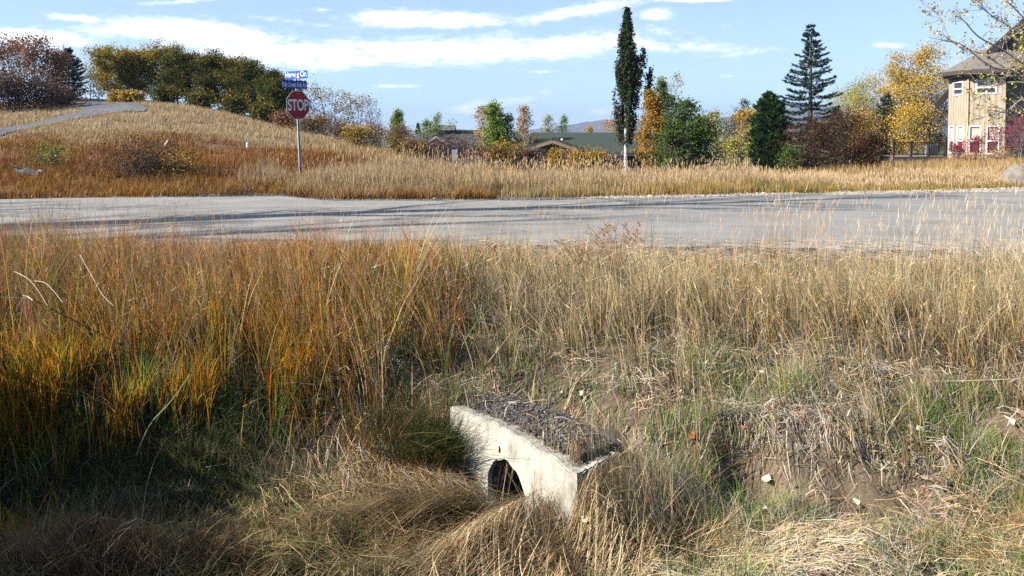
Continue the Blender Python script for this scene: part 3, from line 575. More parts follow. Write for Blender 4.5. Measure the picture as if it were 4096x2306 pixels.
h = rng.uniform(.10, .27, n) * (.6 + .8 * cl2); P = np.stack([x, y, ground(x, y)], 1)
low_ = (1 - band)[:, None]; c1 = c1 * (1 + low_ * np.array((.08, .0, -.08))) * (1 - low_ * .38 * (1 - .5 * sst(.45, .6, fbm(x * .25 + 9, y * .6))[:, None])) * np.array((1, .96, .9))
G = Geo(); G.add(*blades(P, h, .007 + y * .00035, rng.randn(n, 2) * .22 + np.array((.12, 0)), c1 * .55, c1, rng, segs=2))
tag(G.build('hill_grass', m_grass), 'rust and tan grass covering the hillside left of the stop sign', 'grass', kind='stuff')
n = 300000; yv = rng.rand(n); x = rng.uniform(-10, 19, n); y = yf_(x) + .25 + yv ** 1.15 * 8.5; k = (np.abs(x / y) < .78); x, y, yv = keep(k, x, y, yv)
yr = y - yf_(x); cl = fbm(x * .9 + 6, y * .9); cl2 = fbm(x * 3.2, y * 3.2 + 4); n = len(x)
far_start = sst(-6.7, -4.9, x + .2 * (y - 18)); gap = .9 * sst(8, 13, x)
k = (rng.rand(n) < far_start * np.clip(sst(4.5, 2.5, yr) + sst(-4.5, -2.0, x), 0, 1) * (.25 + sst(.3, .6, cl2)) * sst(.3 + gap, 1.3 + gap, yr + (cl - .5) * 1.4)); x, y, yr, cl, cl2 = keep(k, x, y, yr, cl, cl2); n = len(x)
front = sst(3.2, 1.2, yr); rt = sst(-1, 4, x); gp = sst(.45, .62, fbm(x * .6 + 9, y * .4))
h = (.20 + .26 * sst(.6, 3.5, yr)) * rng.uniform(.45, 1.3, n) * (.35 + 1.3 * cl) * (1 - .6 * sst(5.5, 9, x)) * (1 - .6 * np.exp(-(((x + 5.35) / .5) ** 2)))
c1 = pickc(['tan', 'straw', 'gold', 'olive', 'green', 'pink', 'rust'], [1 - .5 * front * rt, .8 * (1 - .8 * front * rt) * (1 - .6 * gp), .2 + 1.0 * front * rt, (.15 + 1.6 * front * rt * gp), .05 + .7 * front * rt * gp, .3 + 0 * x, .08 + .12 * front], rng, .25)
c1 = c1 * np.array((.86, .86, .95)) * (.75 + .5 * fbm(x * 2.5, y * 2.5))[:, None]; P = np.stack([x, y, ground(x, y)], 1); lean = rng.randn(n, 2) * .12
G = Geo(); G.add(*blades(P, h, rng.uniform(.007, .014, n), lean, c1 * .55 + COL['olive'] * .2, c1, rng, segs=2))
k = (rng.rand(n) < .05) & (yr > 1.5); q = P[k]; n = k.sum(); hh = h[k] * rng.uniform(1.1, 1.5, n); cc = COL['tan'] * rng.uniform(.7, 1.1, (n, 1)) * np.array((.9, .85, .88)); ln = lean[k] * .8
G.add(*blades(q, hh, np.full(n, .009), ln, cc * .8, cc, rng, segs=2))
T = q + np.stack([ln[:, 0] * hh, ln[:, 1] * hh, hh], 1); D = np.stack([ln[:, 0], ln[:, 1], np.ones(n)], 1)
G.add(*heads(T - D * .08, D, rng.uniform(.08, .15, n), rng.uniform(.007, .012, n), cc, rng))
tag(G.build('verge_grass', m_grass), 'tall tan grass with seed heads on the far verge behind the road', 'grass', kind='stuff')
# field behind the verge down to the houses
n = 60000; y = rng.uniform(26, 62, n); x = rng.uniform(-.3, .8, n) * y; P = np.stack([x, y, ground(x, y)], 1); k = P[:, 2] < .6; P = P[k]; n = len(P)
c1 = pickc(['tan', 'pink', 'gold', 'olive'], [np.full(n, 1.), np.full(n, .6), np.full(n, .4), np.full(n, .5)], rng)
G = Geo(); G.add(*blades(P, rng.uniform(.2, .5, n), rng.uniform(.015, .03, n), rng.randn(n, 2) * .2, c1 * .6, c1, rng, segs=2))
tag(G.build('field_grass', m_grass), 'dry grass of the lower field behind the far verge', 'grass', kind='stuff')

# ------------------------------------------------------------------ loose stones
def stones(P, r, c, rng):
    base = np.array([(1, 0, 0), (-1, 0, 0), (0, 1, 0), (0, -1, 0), (0, 0, 1), (0, 0, -1), (.6, .6, .6), (-.6, .6, .5), (.6, -.6, .5), (-.6, -.6, .6)])
    f = np.array([(4, 6, 7), (4, 7, 9), (4, 9, 8), (4, 8, 6), (6, 0, 2), (6, 2, 7), (7, 2, 1), (7, 1, 9), (9, 1, 3), (9, 3, 8), (8, 3, 0), (8, 0, 6), (5, 2, 0), (5, 1, 2), (5, 3, 1), (5, 0, 3)])
    n = len(P); s = rng.uniform(.65, 1.35, (n, 10, 1)) * base[None] * rng.uniform(.6, 1.2, (n, 1, 3)); a = rng.rand(n) * 6.28
    ca, sa = np.cos(a)[:, None], np.sin(a)[:, None]; s = np.stack([s[..., 0] * ca - s[..., 1] * sa, s[..., 0] * sa + s[..., 1] * ca, s[..., 2] * .75], -1)
    Vv = P[:, None] + s * np.broadcast_to(r, (n,))[:, None, None]
    return Vv.reshape(-1, 3), None, (np.arange(n)[:, None, None] * 10 + f[None]).reshape(-1, 3), np.repeat(c, 10, 0)
rng = np.random.RandomState(31)
n = 22000; px = rng.uniform(-.7, 1.1, n); py = rng.uniform(4.1, 5.9, n); wl, ap, mo = onwall(px, py); m = ap & ~wl & (rng.rand(n) < 1.0); px, py = px[m], py[m]; n = len(px)
sv = rng.rand(n, 1); c = np.array((.07, .066, .068)) * rng.uniform(.4, 2.4, (n, 1)); c = np.where(sv > .93, np.array((.3, .26, .2)), c)
tag(link('black_gravel', Geo().add(*stones(np.stack([px, py, ground(px, py) + .004], 1), rng.uniform(.004, .012, n), c, rng)).mesh('gravel'), m_stone), 'loose black gravel heaped behind the concrete headwall', 'gravel', kind='stuff')
G = Geo(); n = 16000; px = rng.uniform(-4.2, 4.6, n); py = rng.uniform(3.6, 7.6, n); wl, ap, mo = onwall(px, py); m = ~wl & ~ap & (rng.rand(n) < .15 + .85 * sst(.45, .6, fbm(px * 3, py * 3 + 6))); px, py = px[m], py[m]; n = len(px)
tag(link('soil_clods', G.add(*stones(np.stack([px, py, ground(px, py) + .003], 1), rng.uniform(.004, .02, n) * rng.rand(n) ** .5, np.array((.13, .095, .065)) * rng.uniform(.4, 1.7, (n, 1)), rng)).mesh('clods'), m_stone), 'crumbled brown soil clods between the grass of the near bank', 'soil', kind='stuff')
G = Geo(); n = 15000; px = rng.uniform(-9, 9, n); d = np.abs(rng.randn(n)) * .28; py = yn_(px) - .02 - d; pz = ground(px, py)
c = np.array((.20, .185, .175)) * rng.uniform(.35, 2.0, (n, 1)) * rng.uniform(.93, 1.07, (n, 3)); G.add(*stones(np.stack([px, py, pz + .006], 1), rng.uniform(.006, .016, n), c, rng))
n = 16000; px = rng.uniform(-7.5, 17, n); d = np.abs(rng.randn(n)) * (.3 + .35 * sst(3, 11, px)); py = yf_(px) + .05 + d
c = np.where(px[:, None] < 1.5, np.array((.15, .14, .14)), np.array((.34, .30, .26))) * rng.uniform(.5, 1.7, (n, 1)); G.add(*stones(np.stack([px, py, ground(px, py) + .01], 1), rng.uniform(.01, .028, n), c, rng))
tag(link('shoulder_gravel', G.mesh('gravel'), m_stone), 'grey gravel strewn along both road shoulders', 'gravel', kind='stuff')
# pale stones and leaves lying along the far shoulder, single things
def rock_mesh(seed, subdiv, amp, sc_=(1, 1, .7)):
    import bmesh
    bm = bmesh.new(); bmesh.ops.create_icosphere(bm, subdivisions=subdiv, radius=1); me = bpy.data.meshes.new('rock'); bm.to_mesh(me); bm.free()
    n = len(me.vertices); co = np.zeros(n * 3, np.float32); me.vertices.foreach_get('co', co); co = co.reshape(-1, 3)
    f = fbm(co[:, 0] * 1.6 + seed, co[:, 1] * 1.6 + co[:, 2] * 1.3 + seed) + .4 * fbm(co[:, 0] * 5 + seed, co[:, 2] * 5 + co[:, 1] * 4)
    co = co * (1 + amp * (f - .7))[:, None] * np.array(sc_); me.vertices.foreach_set('co', co.ravel().astype(np.float32))
    ca = me.color_attributes.new("Col", 'FLOAT_COLOR', 'POINT'); cc = np.ones((n, 4), np.float32); cc[:, :3] = (.55, .52, .45); ca.data.foreach_set('color', cc.ravel())
    me.polygons.foreach_set("use_smooth", np.full(len(me.polygons), subdiv > 2)); me.materials.append(m_stone); return me
rms = [rock_mesh(s, 2, .7) for s in (1, 5, 9)]
for i in range(24):
    px = rng.uniform(-6.5, 13.5); py = yf_(px) + .35 + abs(rng.randn()) * .35 + .5 * max(0, (px - 8) / 6); r = rng.uniform(.02, .045)
    o = bpy.data.objects.new('pale_stone', rms[i % 3]); C.objects.link(o); o.location = (px, py, float(ground(px, py)) + r * .4); o.scale = (r * 1.3, r, r); o.rotation_euler = (0, 0, rng.rand() * 6)
    tag(o, 'small pale stone lying on the gravel shoulder along the far grass verge', 'stone', 'pale stones along the far shoulder')

# ------------------------------------------------------------------ concrete headwall and pipe
hw = empty('culvert_headwall', (WB[0], WB[1], -1.0), 'pale concrete culvert headwall with chipped top and arched pipe mouth in the ditch', 'headwall')
def to_w(a, s, z): p = WA + wdir * a + wn * s; return (p[0] - WB[0], p[1] - WB[1], z + 1.0)
import bmesh
def panel(name, outline, org, dr, nr, th, parent, mat_):
    """outline (a, z) in the wall's own plane, thickness th backwards"""
    bm = bmesh.new(); f = [bm.verts.new((org[0] + dr[0] * a - WB[0], org[1] + dr[1] * a - WB[1], z + 1.0)) for a, z in outline]
    face = bm.faces.new(f); r = bmesh.ops.extrude_face_region(bm, geom=[face]); vs = [e for e in r['geom'] if isinstance(e, bmesh.types.BMVert)]
    bmesh.ops.translate(bm, verts=vs, vec=(-nr[0] * th, -nr[1] * th, 0))
    tops = [v for v in bm.verts if v.co.z > .5]
    for v in vs:
        if v in tops: v.co.z -= .012 + .01 * random.Random(int(v.co.x * 999)).random()
    bmesh.ops.recalc_face_normals(bm, faces=bm.faces); bmesh.ops.triangulate(bm, faces=[q for q in bm.faces if len(q.verts) > 4])
    bmesh.ops.bevel(bm, geom=[e for e in bm.edges if e.calc_length() > 0 and abs(e.calc_face_angle(0)) > .8 and min(v.co.z for v in e.verts) > .45], offset=.008, segments=2, affect='EDGES')
    me = bpy.data.meshes.new(name); bm.to_mesh(me); bm.free(); me.materials.append(mat_); o = bpy.data.objects.new(name, me); C.objects.link(o); o.parent = parent; return o
TOPB = .035; rr = random.Random(4); PR_ = .185; PZ = -.76
top = [(a, W_TOP + TOPB * math.sin(math.pi * min(1, max(0, a / WL))) + .022 * (fbm(np.array(a * 7), np.array(3.)) - .5) * 2 + rr.uniform(-.006, .006)) for a in np.linspace(WL, -.05, 46)]
arch = [(PC + PR_ * math.cos(t) * (1 + .03 * math.sin(5 * t)), PZ + PR_ * math.sin(t) * (1.04 + .05 * math.sin(9 * t))) for t in np.linspace(math.pi, 0, 20)]
outline = [(-.05, -1.3)] + [(PC - PR_, -1.3)] + arch + [(PC + PR_, -1.3), (WL, -1.3)] + top
panel('front_wall', outline, WA, wdir, wn, .15, hw, m_conc)
q_ = to_w(.50, .004, W_TOP - .10); Geo().tube([(q_[0], q_[1], q_[2] + .018), (q_[0] + .004, q_[1], q_[2]), (q_[0], q_[1], q_[2] - .018)], [.004, .008, .005], 6, col=(.06, .05, .045), cap=True).build('dark_plug', m_stone, hw)  # dark plug on the face, stands in for a dark hole
RL = float(np.linalg.norm(WD - WB))
top2 = [(a, W_TOP - .004 + .012 * rr.uniform(-1, 1) + .012 * a) for a in np.linspace(RL, .0, 16)]
panel('return_wall', [(.003, -1.3), (RL, -1.3)] + top2, WB, rdir, rn, .15, hw, m_conc)
G = Geo(); a = np.linspace(0, 2 * np.pi, 25)[:-1]
sS = np.linspace(-.03, -1.6, 60); ring = []
for i, s in enumerate(sS):
    rad = .182 + (.006 if i % 2 else 0)
    ring.append([to_w(PC + rad * math.cos(t), s, PZ + rad * math.sin(t)) for t in a])
Vv = np.array(ring).reshape(-1, 3); I2 = np.arange(59)[:, None] * 24; J = np.arange(24)[None]; K = (J + 1) % 24
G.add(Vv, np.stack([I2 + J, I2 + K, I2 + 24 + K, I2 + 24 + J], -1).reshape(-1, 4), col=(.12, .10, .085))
Vc = np.array([to_w(PC, -1.6, PZ)] + ring[-1]); G.add(Vc, None, [(0, 1 + j, 1 + (j + 1) % 24) for j in range(24)], col=(.03, .025, .02))  # near-black end disc stands for the darkness inside the pipe
G.build('drain_pipe', m_stone, hw, smooth=True)
# block on the opposite side, half buried in grass, shade put into its dark colour
b0 = pix(440, 1900, 4.72); b1 = pix(850, 1850, 4.95)
th_ = math.atan2(b1[1] - b0[1], b1[0] - b0[0]); mid = (b0 + b1) / 2; ln_ = float(np.linalg.norm((b1 - b0)[:2]))
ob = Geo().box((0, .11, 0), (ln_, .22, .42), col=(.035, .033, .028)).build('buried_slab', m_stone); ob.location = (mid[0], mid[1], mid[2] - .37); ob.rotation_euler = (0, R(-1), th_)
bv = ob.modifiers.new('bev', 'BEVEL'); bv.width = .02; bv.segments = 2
tag(ob, 'concrete slab coloured dark for shade, half buried in the grass at the left of the ditch', 'concrete slab')

# ------------------------------------------------------------------ fallen leaves
def leaf_mesh(seed, col):
    r = random.Random(seed); n = 12; pts = []; 
    for i in range(n + 1):
        t = i / n; w_ = .5 * math.sin(math.pi * t ** .75) ** .9 * (1 - .25 * t) + .001; pts.append((t, w_ * (1 + .12 * r.uniform(-1, 1))))
    V_ = []; 
    for t, w_ in pts:
        for s in (-1, -.5, 0, .5, 1): V_.append((t - .5, s * w_, .22 * abs(s) * w_ * 2 + .15 * math.sin(3 * t + seed) * (1 + s * .6) * .6))
    F_ = [(i * 5 + j, i * 5 + j + 1, i * 5 + j + 6, i * 5 + j + 5) for i in range(n) for j in range(4)]
    g_ = Geo().add(V_, F_, col=col); g_.tube([(-.5, 0, 0), (-.7, .03, .03), (-.9, .02, .1)], [.02, .018, .014], 4, col=tuple(q * .7 for q in col))
    return g_.mesh('leaf', True)
m_dead = leafmat("fallen_leaf", .25, .6, .3, .25)
lms = {'p': [leaf_mesh(s, (.78, .68, .48)) for s in (1, 2, 3)], 'b': [leaf_mesh(s, (.30, .13, .05)) for s in (4, 5)], 'y': [leaf_mesh(s, (.62, .55, .12)) for s in (6,)]}
for l in lms.values():
    for q in l: q.materials.append(m_dead)
LP = [(2238, 1603), (2325, 1600), (2520, 1592), (2730, 1625), (3000, 1315), (3115, 1358), (3190, 1400), (3035, 1512), (3075, 1498), (2960, 1370), (3630, 1733), (3675, 1745), (4040, 1715), (4020, 1700), (3060, 1942), (3050, 2070), (3415, 2035), (3340, 2215),
      (3355, 2190), (2345, 2120), (2150, 2145), (1845, 2180), (1880, 2205), (1880, 2240), (1365, 2265), (1385, 2250), (1330, 2195), (2555, 2275), (2360, 1965), (2720, 1590), (1935, 1620), (1300, 1535), (960, 1600), (970, 1445), (2210, 2125), (2600, 1780), (3330, 1380), (2700, 1380), (3470, 1500), (3700, 1590), (2860, 2240), (3820, 2050)]
LB = [(2590, 2045), (1870, 2165), (2300, 1545), (3070, 1660), (2765, 1770), (2960, 1745), (1530, 1990), (1570, 2020), (800, 2100), (420, 2265), (1240, 2205), (3430, 2195), (2390, 2260)]
def scat(lst, kind, lab, grp, s0, s1):
    for i, (u, v) in enumerate(lst):
        p = hit(u, v); o = bpy.data.objects.new('fallen_leaf', lms[kind][i % len(lms[kind])]); C.objects.link(o); s = rng.uniform(s0, s1)
        o.scale = (s, s, s); o.location = (p[0], p[1] - .02, p[2] + .045); o.rotation_euler = (rng.uniform(-.6, .9), rng.uniform(-.7, .7), rng.rand() * 6.28); tag(o, lab, 'leaf', grp)
scat(LP, 'p', 'pale cream fallen leaf lying in the straw and grass near the ditch', 'pale fallen leaves', .035, .06)
scat(LB, 'b', 'red brown fallen leaf curled in the grass near the ditch', 'brown fallen leaves', .04, .06)
scat([(2965, 2135)], 'y', 'yellow fallen leaf in green grass right of the headwall', None, .06, .07)
# whitish bent stalks over the golden grass
BS = [([(320, 1020), (370, 1110), (410, 1180), (455, 1225)], 6.3, 'pale bent stalk curving down over the golden grass, longest of the white stalks'),
      ([(60, 1088), (110, 1115), (150, 1160), (190, 1225)], 6.2, 'pale arched dead stalk in the golden grass nearest the left edge'),
      ([(130, 1125), (175, 1130), (210, 1160), (250, 1210)], 6.1, 'whitish curled stalk between the longer white stalks at left'),
      ([(95, 1183), (115, 1190), (132, 1204)], 6.0, 'short thick white stalk stub lying on the yellow grass'),
      ([(545, 1820), (600, 1700), (680, 1610), (760, 1500)], 4.9, 'long pale green reed rising diagonally from the dark ditch'),
      ([(3680, 1525), (3850, 1524), (4080, 1516)], 5.6, 'thin straight pale reed lying across the grass at the right edge'),
      ([(2700, 1160), (2745, 1165), (2800, 1195)], 7.5, 'bleached bent stem lying across upright tan grass')]
for i, (pp, Y, lab) in enumerate(BS):
    pts = spline([pix(u, v, Y - .25 * k_) for k_, (u, v) in enumerate(pp)], 5); rr_ = np.linspace(.0034, .0018, len(pts)) if i != 3 else np.full(len(pts), .0055)
    o = Geo().tube(pts, rr_, 5, col=(.52, .45, .33) if i != 4 else (.5, .5, .3), cap=True).build('bent_stalk', m_grass); tag(o, lab, 'stalk')

# ------------------------------------------------------------------ stop sign
Ys = 20.5; pb = pix(1205, 742, Ys); pt = pix(1186, 300, Ys); sgz = float(ground(pb[0], pb[1])); pb = pb + (pt - pb) * ((sgz - .1 - pb[2]) / (pt[2] - pb[2]))
sg = empty('stop_sign', tuple(pb), 'red octagonal stop sign with two blue street name signs on a leaning steel post', 'stop sign')
axis_ = Vector(pt - pb); Lp = axis_.length; axis_.normalize()
def up_at(u, v):   # distance along the post for a pixel row
    q = pix(u, v, Ys); return (q[2] - pb[2]) / axis_.z
Gp = Geo(); wv = .03
def pframe(yaw):   # sign plane basis: right, up(post axis), normal
    nrm = Vector((math.sin(yaw), -math.cos(yaw), 0)); nrm = (nrm - axis_ * nrm.dot(axis_)).normalized(); return axis_.cross(nrm).normalized(), axis_.copy(), nrm
r_, u_v, n_ = pframe(R(55))
prof = [(-.034, .0), (-.034, .012), (-.016, .012), (-.013, -.026), (.013, -.026), (.016, .012), (.034, .012), (.034, .0), (.02, -.004), (.017, -.032), (-.017, -.032), (-.02, -.004)]
V_ = []; 
for L_ in (0, up_at(1190, 290) + .02):
    for a, b in prof: V_.append(tuple(axis_ * L_ + r_ * a + n_ * (b - .012)))
k = len(prof); Gp.add(V_, [(i, (i + 1) % k, k + (i + 1) % k, k + i) for i in range(k)])
post = Gp.build('post', m_steel, sg)
def plate(name, yaw, along, pts, th, off, col, border=None, parent=sg, centre=0.0, m=m_plain):
    r, u, n = pframe(yaw); g_ = Geo(); c_ = axis_ * along + r * centre; k = len(pts)
    V_ = [tuple(c_ + r * a + u * b + n * (off + s)) for s in (0, -th) for a, b in pts]; V_ += [tuple(c_ + n * off), tuple(c_ + n * (off - th))]
    g_.add(V_, [(i, (i + 1) % k, k + (i + 1) % k, k + i) for i in range(k)], [(2 * k, i, (i + 1) % k) for i in range(k)] + [(2 * k + 1, k + (i + 1) % k, k + i) for i in range(k)], col)
    o = g_.build(name, m, parent); return o
def oct_(r): return [(r / math.cos(R(22.5)) * math.cos(R(22.5 + 45 * i)), r / math.cos(R(22.5)) * math.sin(R(22.5 + 45 * i))) for i in range(8)]
def rrect(w, h, r=.03): return [(sx * (w / 2 - r) + r * math.cos(a), sy * (h / 2 - r) + r * math.sin(a)) for sx, sy, a0 in ((1, 1, 0), (-1, 1, 90), (-1, -1, 180), (1, -1, 270)) for a in (R(a0), R(a0 + 30), R(a0 + 60), R(a0 + 90))]
m_text = surf("sign_white", (.78, .78, .78), (.85, .85, .85), 12, .5, .05, 60)
def text(s, yaw, along, centre, size, sx, off, parent, bold=.0, name='lettering'):
    cu = bpy.data.curves.new('t', 'FONT'); cu.body = s; cu.size = size; cu.align_x = 'CENTER'; cu.align_y = 'CENTER'; cu.extrude = .001; cu.offset = bold; cu.resolution_u = 4
    ot = bpy.data.objects.new('t', cu); C.objects.link(ot); bpy.context.view_layer.update()
    me = bpy.data.meshes.new_from_object(ot.evaluated_get(bpy.context.evaluated_depsgraph_get())); bpy.data.objects.remove(ot)
    r, u, n = pframe(yaw); co = np.zeros(len(me.vertices) * 3, np.float32); me.vertices.foreach_get('co', co); co = co.reshape(-1, 3)
    mid_ = (co.min(0) + co.max(0)) / 2; co = co - mid_ * np.array((1, 1, 0))
    rr2, uu2, nn2 = (np.array(q) for q in (r, u, n)); P_ = np.array(axis_ * along) + (co[:, :1] * sx + centre) * rr2 + co[:, 1:2] * uu2 + (co[:, 2:] + off) * nn2
    me.vertices.foreach_set('co', P_.astype(np.float32).ravel()); me.materials.clear(); me.materials.append(m_text); me.update()
    o = bpy.data.objects.new(name, me); C.objects.link(o); o.parent = parent; return o
y40 = R(55); so_ = up_at(1190, 421); sz = .371
pl0 = plate('octagon_plate', y40, so_, oct_(sz), .003, .012, (.62, .62, .62))
plate('red_face', y40, so_, oct_(sz - .022), .002, .0145, (.34, .008, .014), parent=pl0)
text('STOP', y40, so_, 0.0, .40, .70, .0165, pl0, .009)
for b_ in (-.3, .3): 
    q = plate('bolt', y40, so_ + b_, [(.011 * math.cos(i), .011 * math.sin(i)) for i in np.linspace(0, 6.28, 9)[:-1]], .004, .019, (.5, .5, .5), parent=pl0)
yf1 = R(55); a1 = up_at(1187, 340); p1 = plate('street_name_plate', yf1, a1, rrect(.80, .205), .004, .012, (.008, .05, .40), centre=-.08)  # deeper blue paints in the shade on this plate
p1['label'] = 'lower blue plate with shade in its colour reading Fish Creek Falls Rd.'
text('Fish Creek Falls Rd.', yf1, a1, -.08, .165, .60, .015, p1, .003)
yf2 = R(-22); a2 = up_at(1187, 301); p2 = plate('street_name_plate', yf2, a2, rrect(.70, .205), .004, .012, (.01, .09, .55), centre=.0)  # lighter blue paints in the sun on this plate
p2['label'] = 'upper blue plate with sunlight in its colour reading Harwig Cir.'
text('Harwig Cir.', yf2, a2, 0, .185, .78, .015, p2, .004)
for aa in (up_at(1188, 319.5), up_at(1188, 358)): Geo().box(tuple(axis_ * aa), (.09, .035, .03), col=(.6, .6, .6)).build('bracket', m_plain, sg)

# ------------------------------------------------------------------ small things on the hill and verge
p = hit(990, 602); mk = empty('marker_post', tuple(p), 'white utility marker post standing in grass on the hill', 'marker post')
h_ = pix(990, 572, p[1])[2] - p[2]; Geo().tube([(0, 0, -.1), (.01, 0, h_ * .8)], .055, 8, col=(.72, .78, .76), cap=True).build('tube', m_plain, mk)
Geo().tube([(.01, 0, h_ * .8 + .002), (.012, 0, h_ + .02)], [.062, .05], 8, col=(.45, .6, .6), cap=True).build('cap', m_plain, mk)
p = hit(668, 596); h_ = pix(668, 555, p[1])[2] - p[2]
o = Geo().tube([(0, 0, -.1), (.0, 0, .1), (.03, 0, h_ * .55), (.06, 0, h_ * .8), (.045, 0, h_)], [.12, .115, .09, .05, .025], 7, col=(.55, .30, .18), cap=True).build('wooden_stump', m_wood); o.location = p
tag(o, 'pointed orange brown broken stump standing alone in the hill grass', 'stump')
p = hit(140, 715); st = empty('weathered_log', tuple(p - np.array((0, 0, .22))), 'grey weathered log lying in rust grass low on the hill', 'log')
Geo().tube([(-.45, .05, .42), (-.2, 0, .36), (.1, 0, .28), (.42, -.05, .12)], [.07, .12, .13, .10], 9, col=(.09, .085, .088), cap=True).build('trunk', m_wood, st)
Geo().tube([(-.25, -.02, .42), (-.4, -.05, .5), (-.5, -.05, .52)], [.045, .03, .02], 6, col=(.07, .068, .07), cap=True).build('limb', m_wood, st)
Geo().tube([(.1, -.08, .30), (.2, -.14, .42), (.28, -.16, .4)], [.04, .03, .02], 6, col=(.30, .29, .3), cap=True).build('limb', m_wood, st)
# utility pedestal
p = pix(1805, 640, 30); p[2] = ground(p[0], p[1]); up_ = empty('utility_pedestal', tuple(p), 'grey utility box fixed to dark wooden posts among purple bushes', 'utility box')
zt = pix(1805, 598, 30)[2] - p[2]
for xx in (-.12, .08): Geo().box((xx, 0, zt / 2), (.10, .10, zt), col=(.10, .09, .08)).build('wooden_post', m_wood, up_)
g_ = Geo().box((.14, -.09, zt - .24), (.22, .10, .44), col=(.34, .36, .40)); g_.build('meter_box', m_plain, up_); Geo().box((.14, -.145, zt - .24), (.17, .012, .36), col=(.30, .32, .36)).build('lid', m_plain, up_)
p = pix(1985, 668, 26); p[2] = ground(p[0], p[1]); zt = pix(1985, 650, 26)[2] - p[2]; mk = empty('bollard_post', tuple(p), 'short grey wooden post with pale cap in the far verge grass', 'post')
Geo().box((0, 0, zt / 2), (.10, .10, zt), col=(.22, .18, .13)).build('shaft', m_wood, mk); Geo().box((0, 0, zt + .012), (.16, .16, .022), col=(.55, .55, .52)).build('cap', m_plain, mk)
# boulder
p = hit(4080, 742); me = rock_mesh(12, 4, .35, (.42, .36, .36)); o = bpy.data.objects.new('boulder', me); C.objects.link(o); o.location = (p[0] + .06, p[1] + .15, p[2] + .14)
for poly in []: pass
tag(o, 'rounded grey boulder at the right end of the far gravel shoulder', 'boulder')
ca = me.color_attributes[0]; cc = np.ones((len(me.vertices), 4), np.float32); cc[:, :3] = (.24, .21, .18); ca.data.foreach_set('color', cc.ravel())

# ------------------------------------------------------------------ trees
def leafquads(Pc, s, c, rng, asp=.6, droop=0):
    n = len(Pc); D = rng.randn(n, 3); D[:, 2] -= droop; D /= np.linalg.norm(D, axis=1)[:, None]; Q = np.cross(D, rng.randn(n, 3)); Q /= np.linalg.norm(Q, axis=1)[:, None]
    s = np.broadcast_to(s, (n,))[:, None]; Vv = np.stack([Pc - D * s * .5, Pc + Q * s * asp * .5, Pc + D * s * .5, Pc - Q * s * asp * .5], 1)
    return Vv.reshape(-1, 3), np.arange(n * 4).reshape(-1, 4), None, np.repeat(c, 4, 0)
def prof_f(kind, s):
    if kind == 'oval': return np.sin(np.pi * (s * .86 + .14) ** .8) ** .75
    if kind == 'cone': return (1 - s) ** .8 * min(1, .35 + 3 * s)
    if kind == 'column': return (math.sin(math.pi * min(1, s * .9 + .06) ** .75)) ** .7 * (1 - .45 * s)
    if kind == 'egg': return (1 - s ** 2.2) ** .8 * min(1, .45 + 2.2 * s)
    if kind == 'umb': return max(.05, math.sin(math.pi * min(1, s * .8 + .2) ** 1.6)) ** .6
def palette(pal, n, rng, jit=.2):
    ws = np.array([p_[1] for p_ in pal], float); ws /= ws.sum(); i = rng.choice(len(pal), n, p=ws); c = np.array([p_[0] for p_ in pal])[i]
    return c * (1 + rng.uniform(-jit, jit, (n, 1))) * (1 + rng.uniform(-.06, .06, (n, 3)))
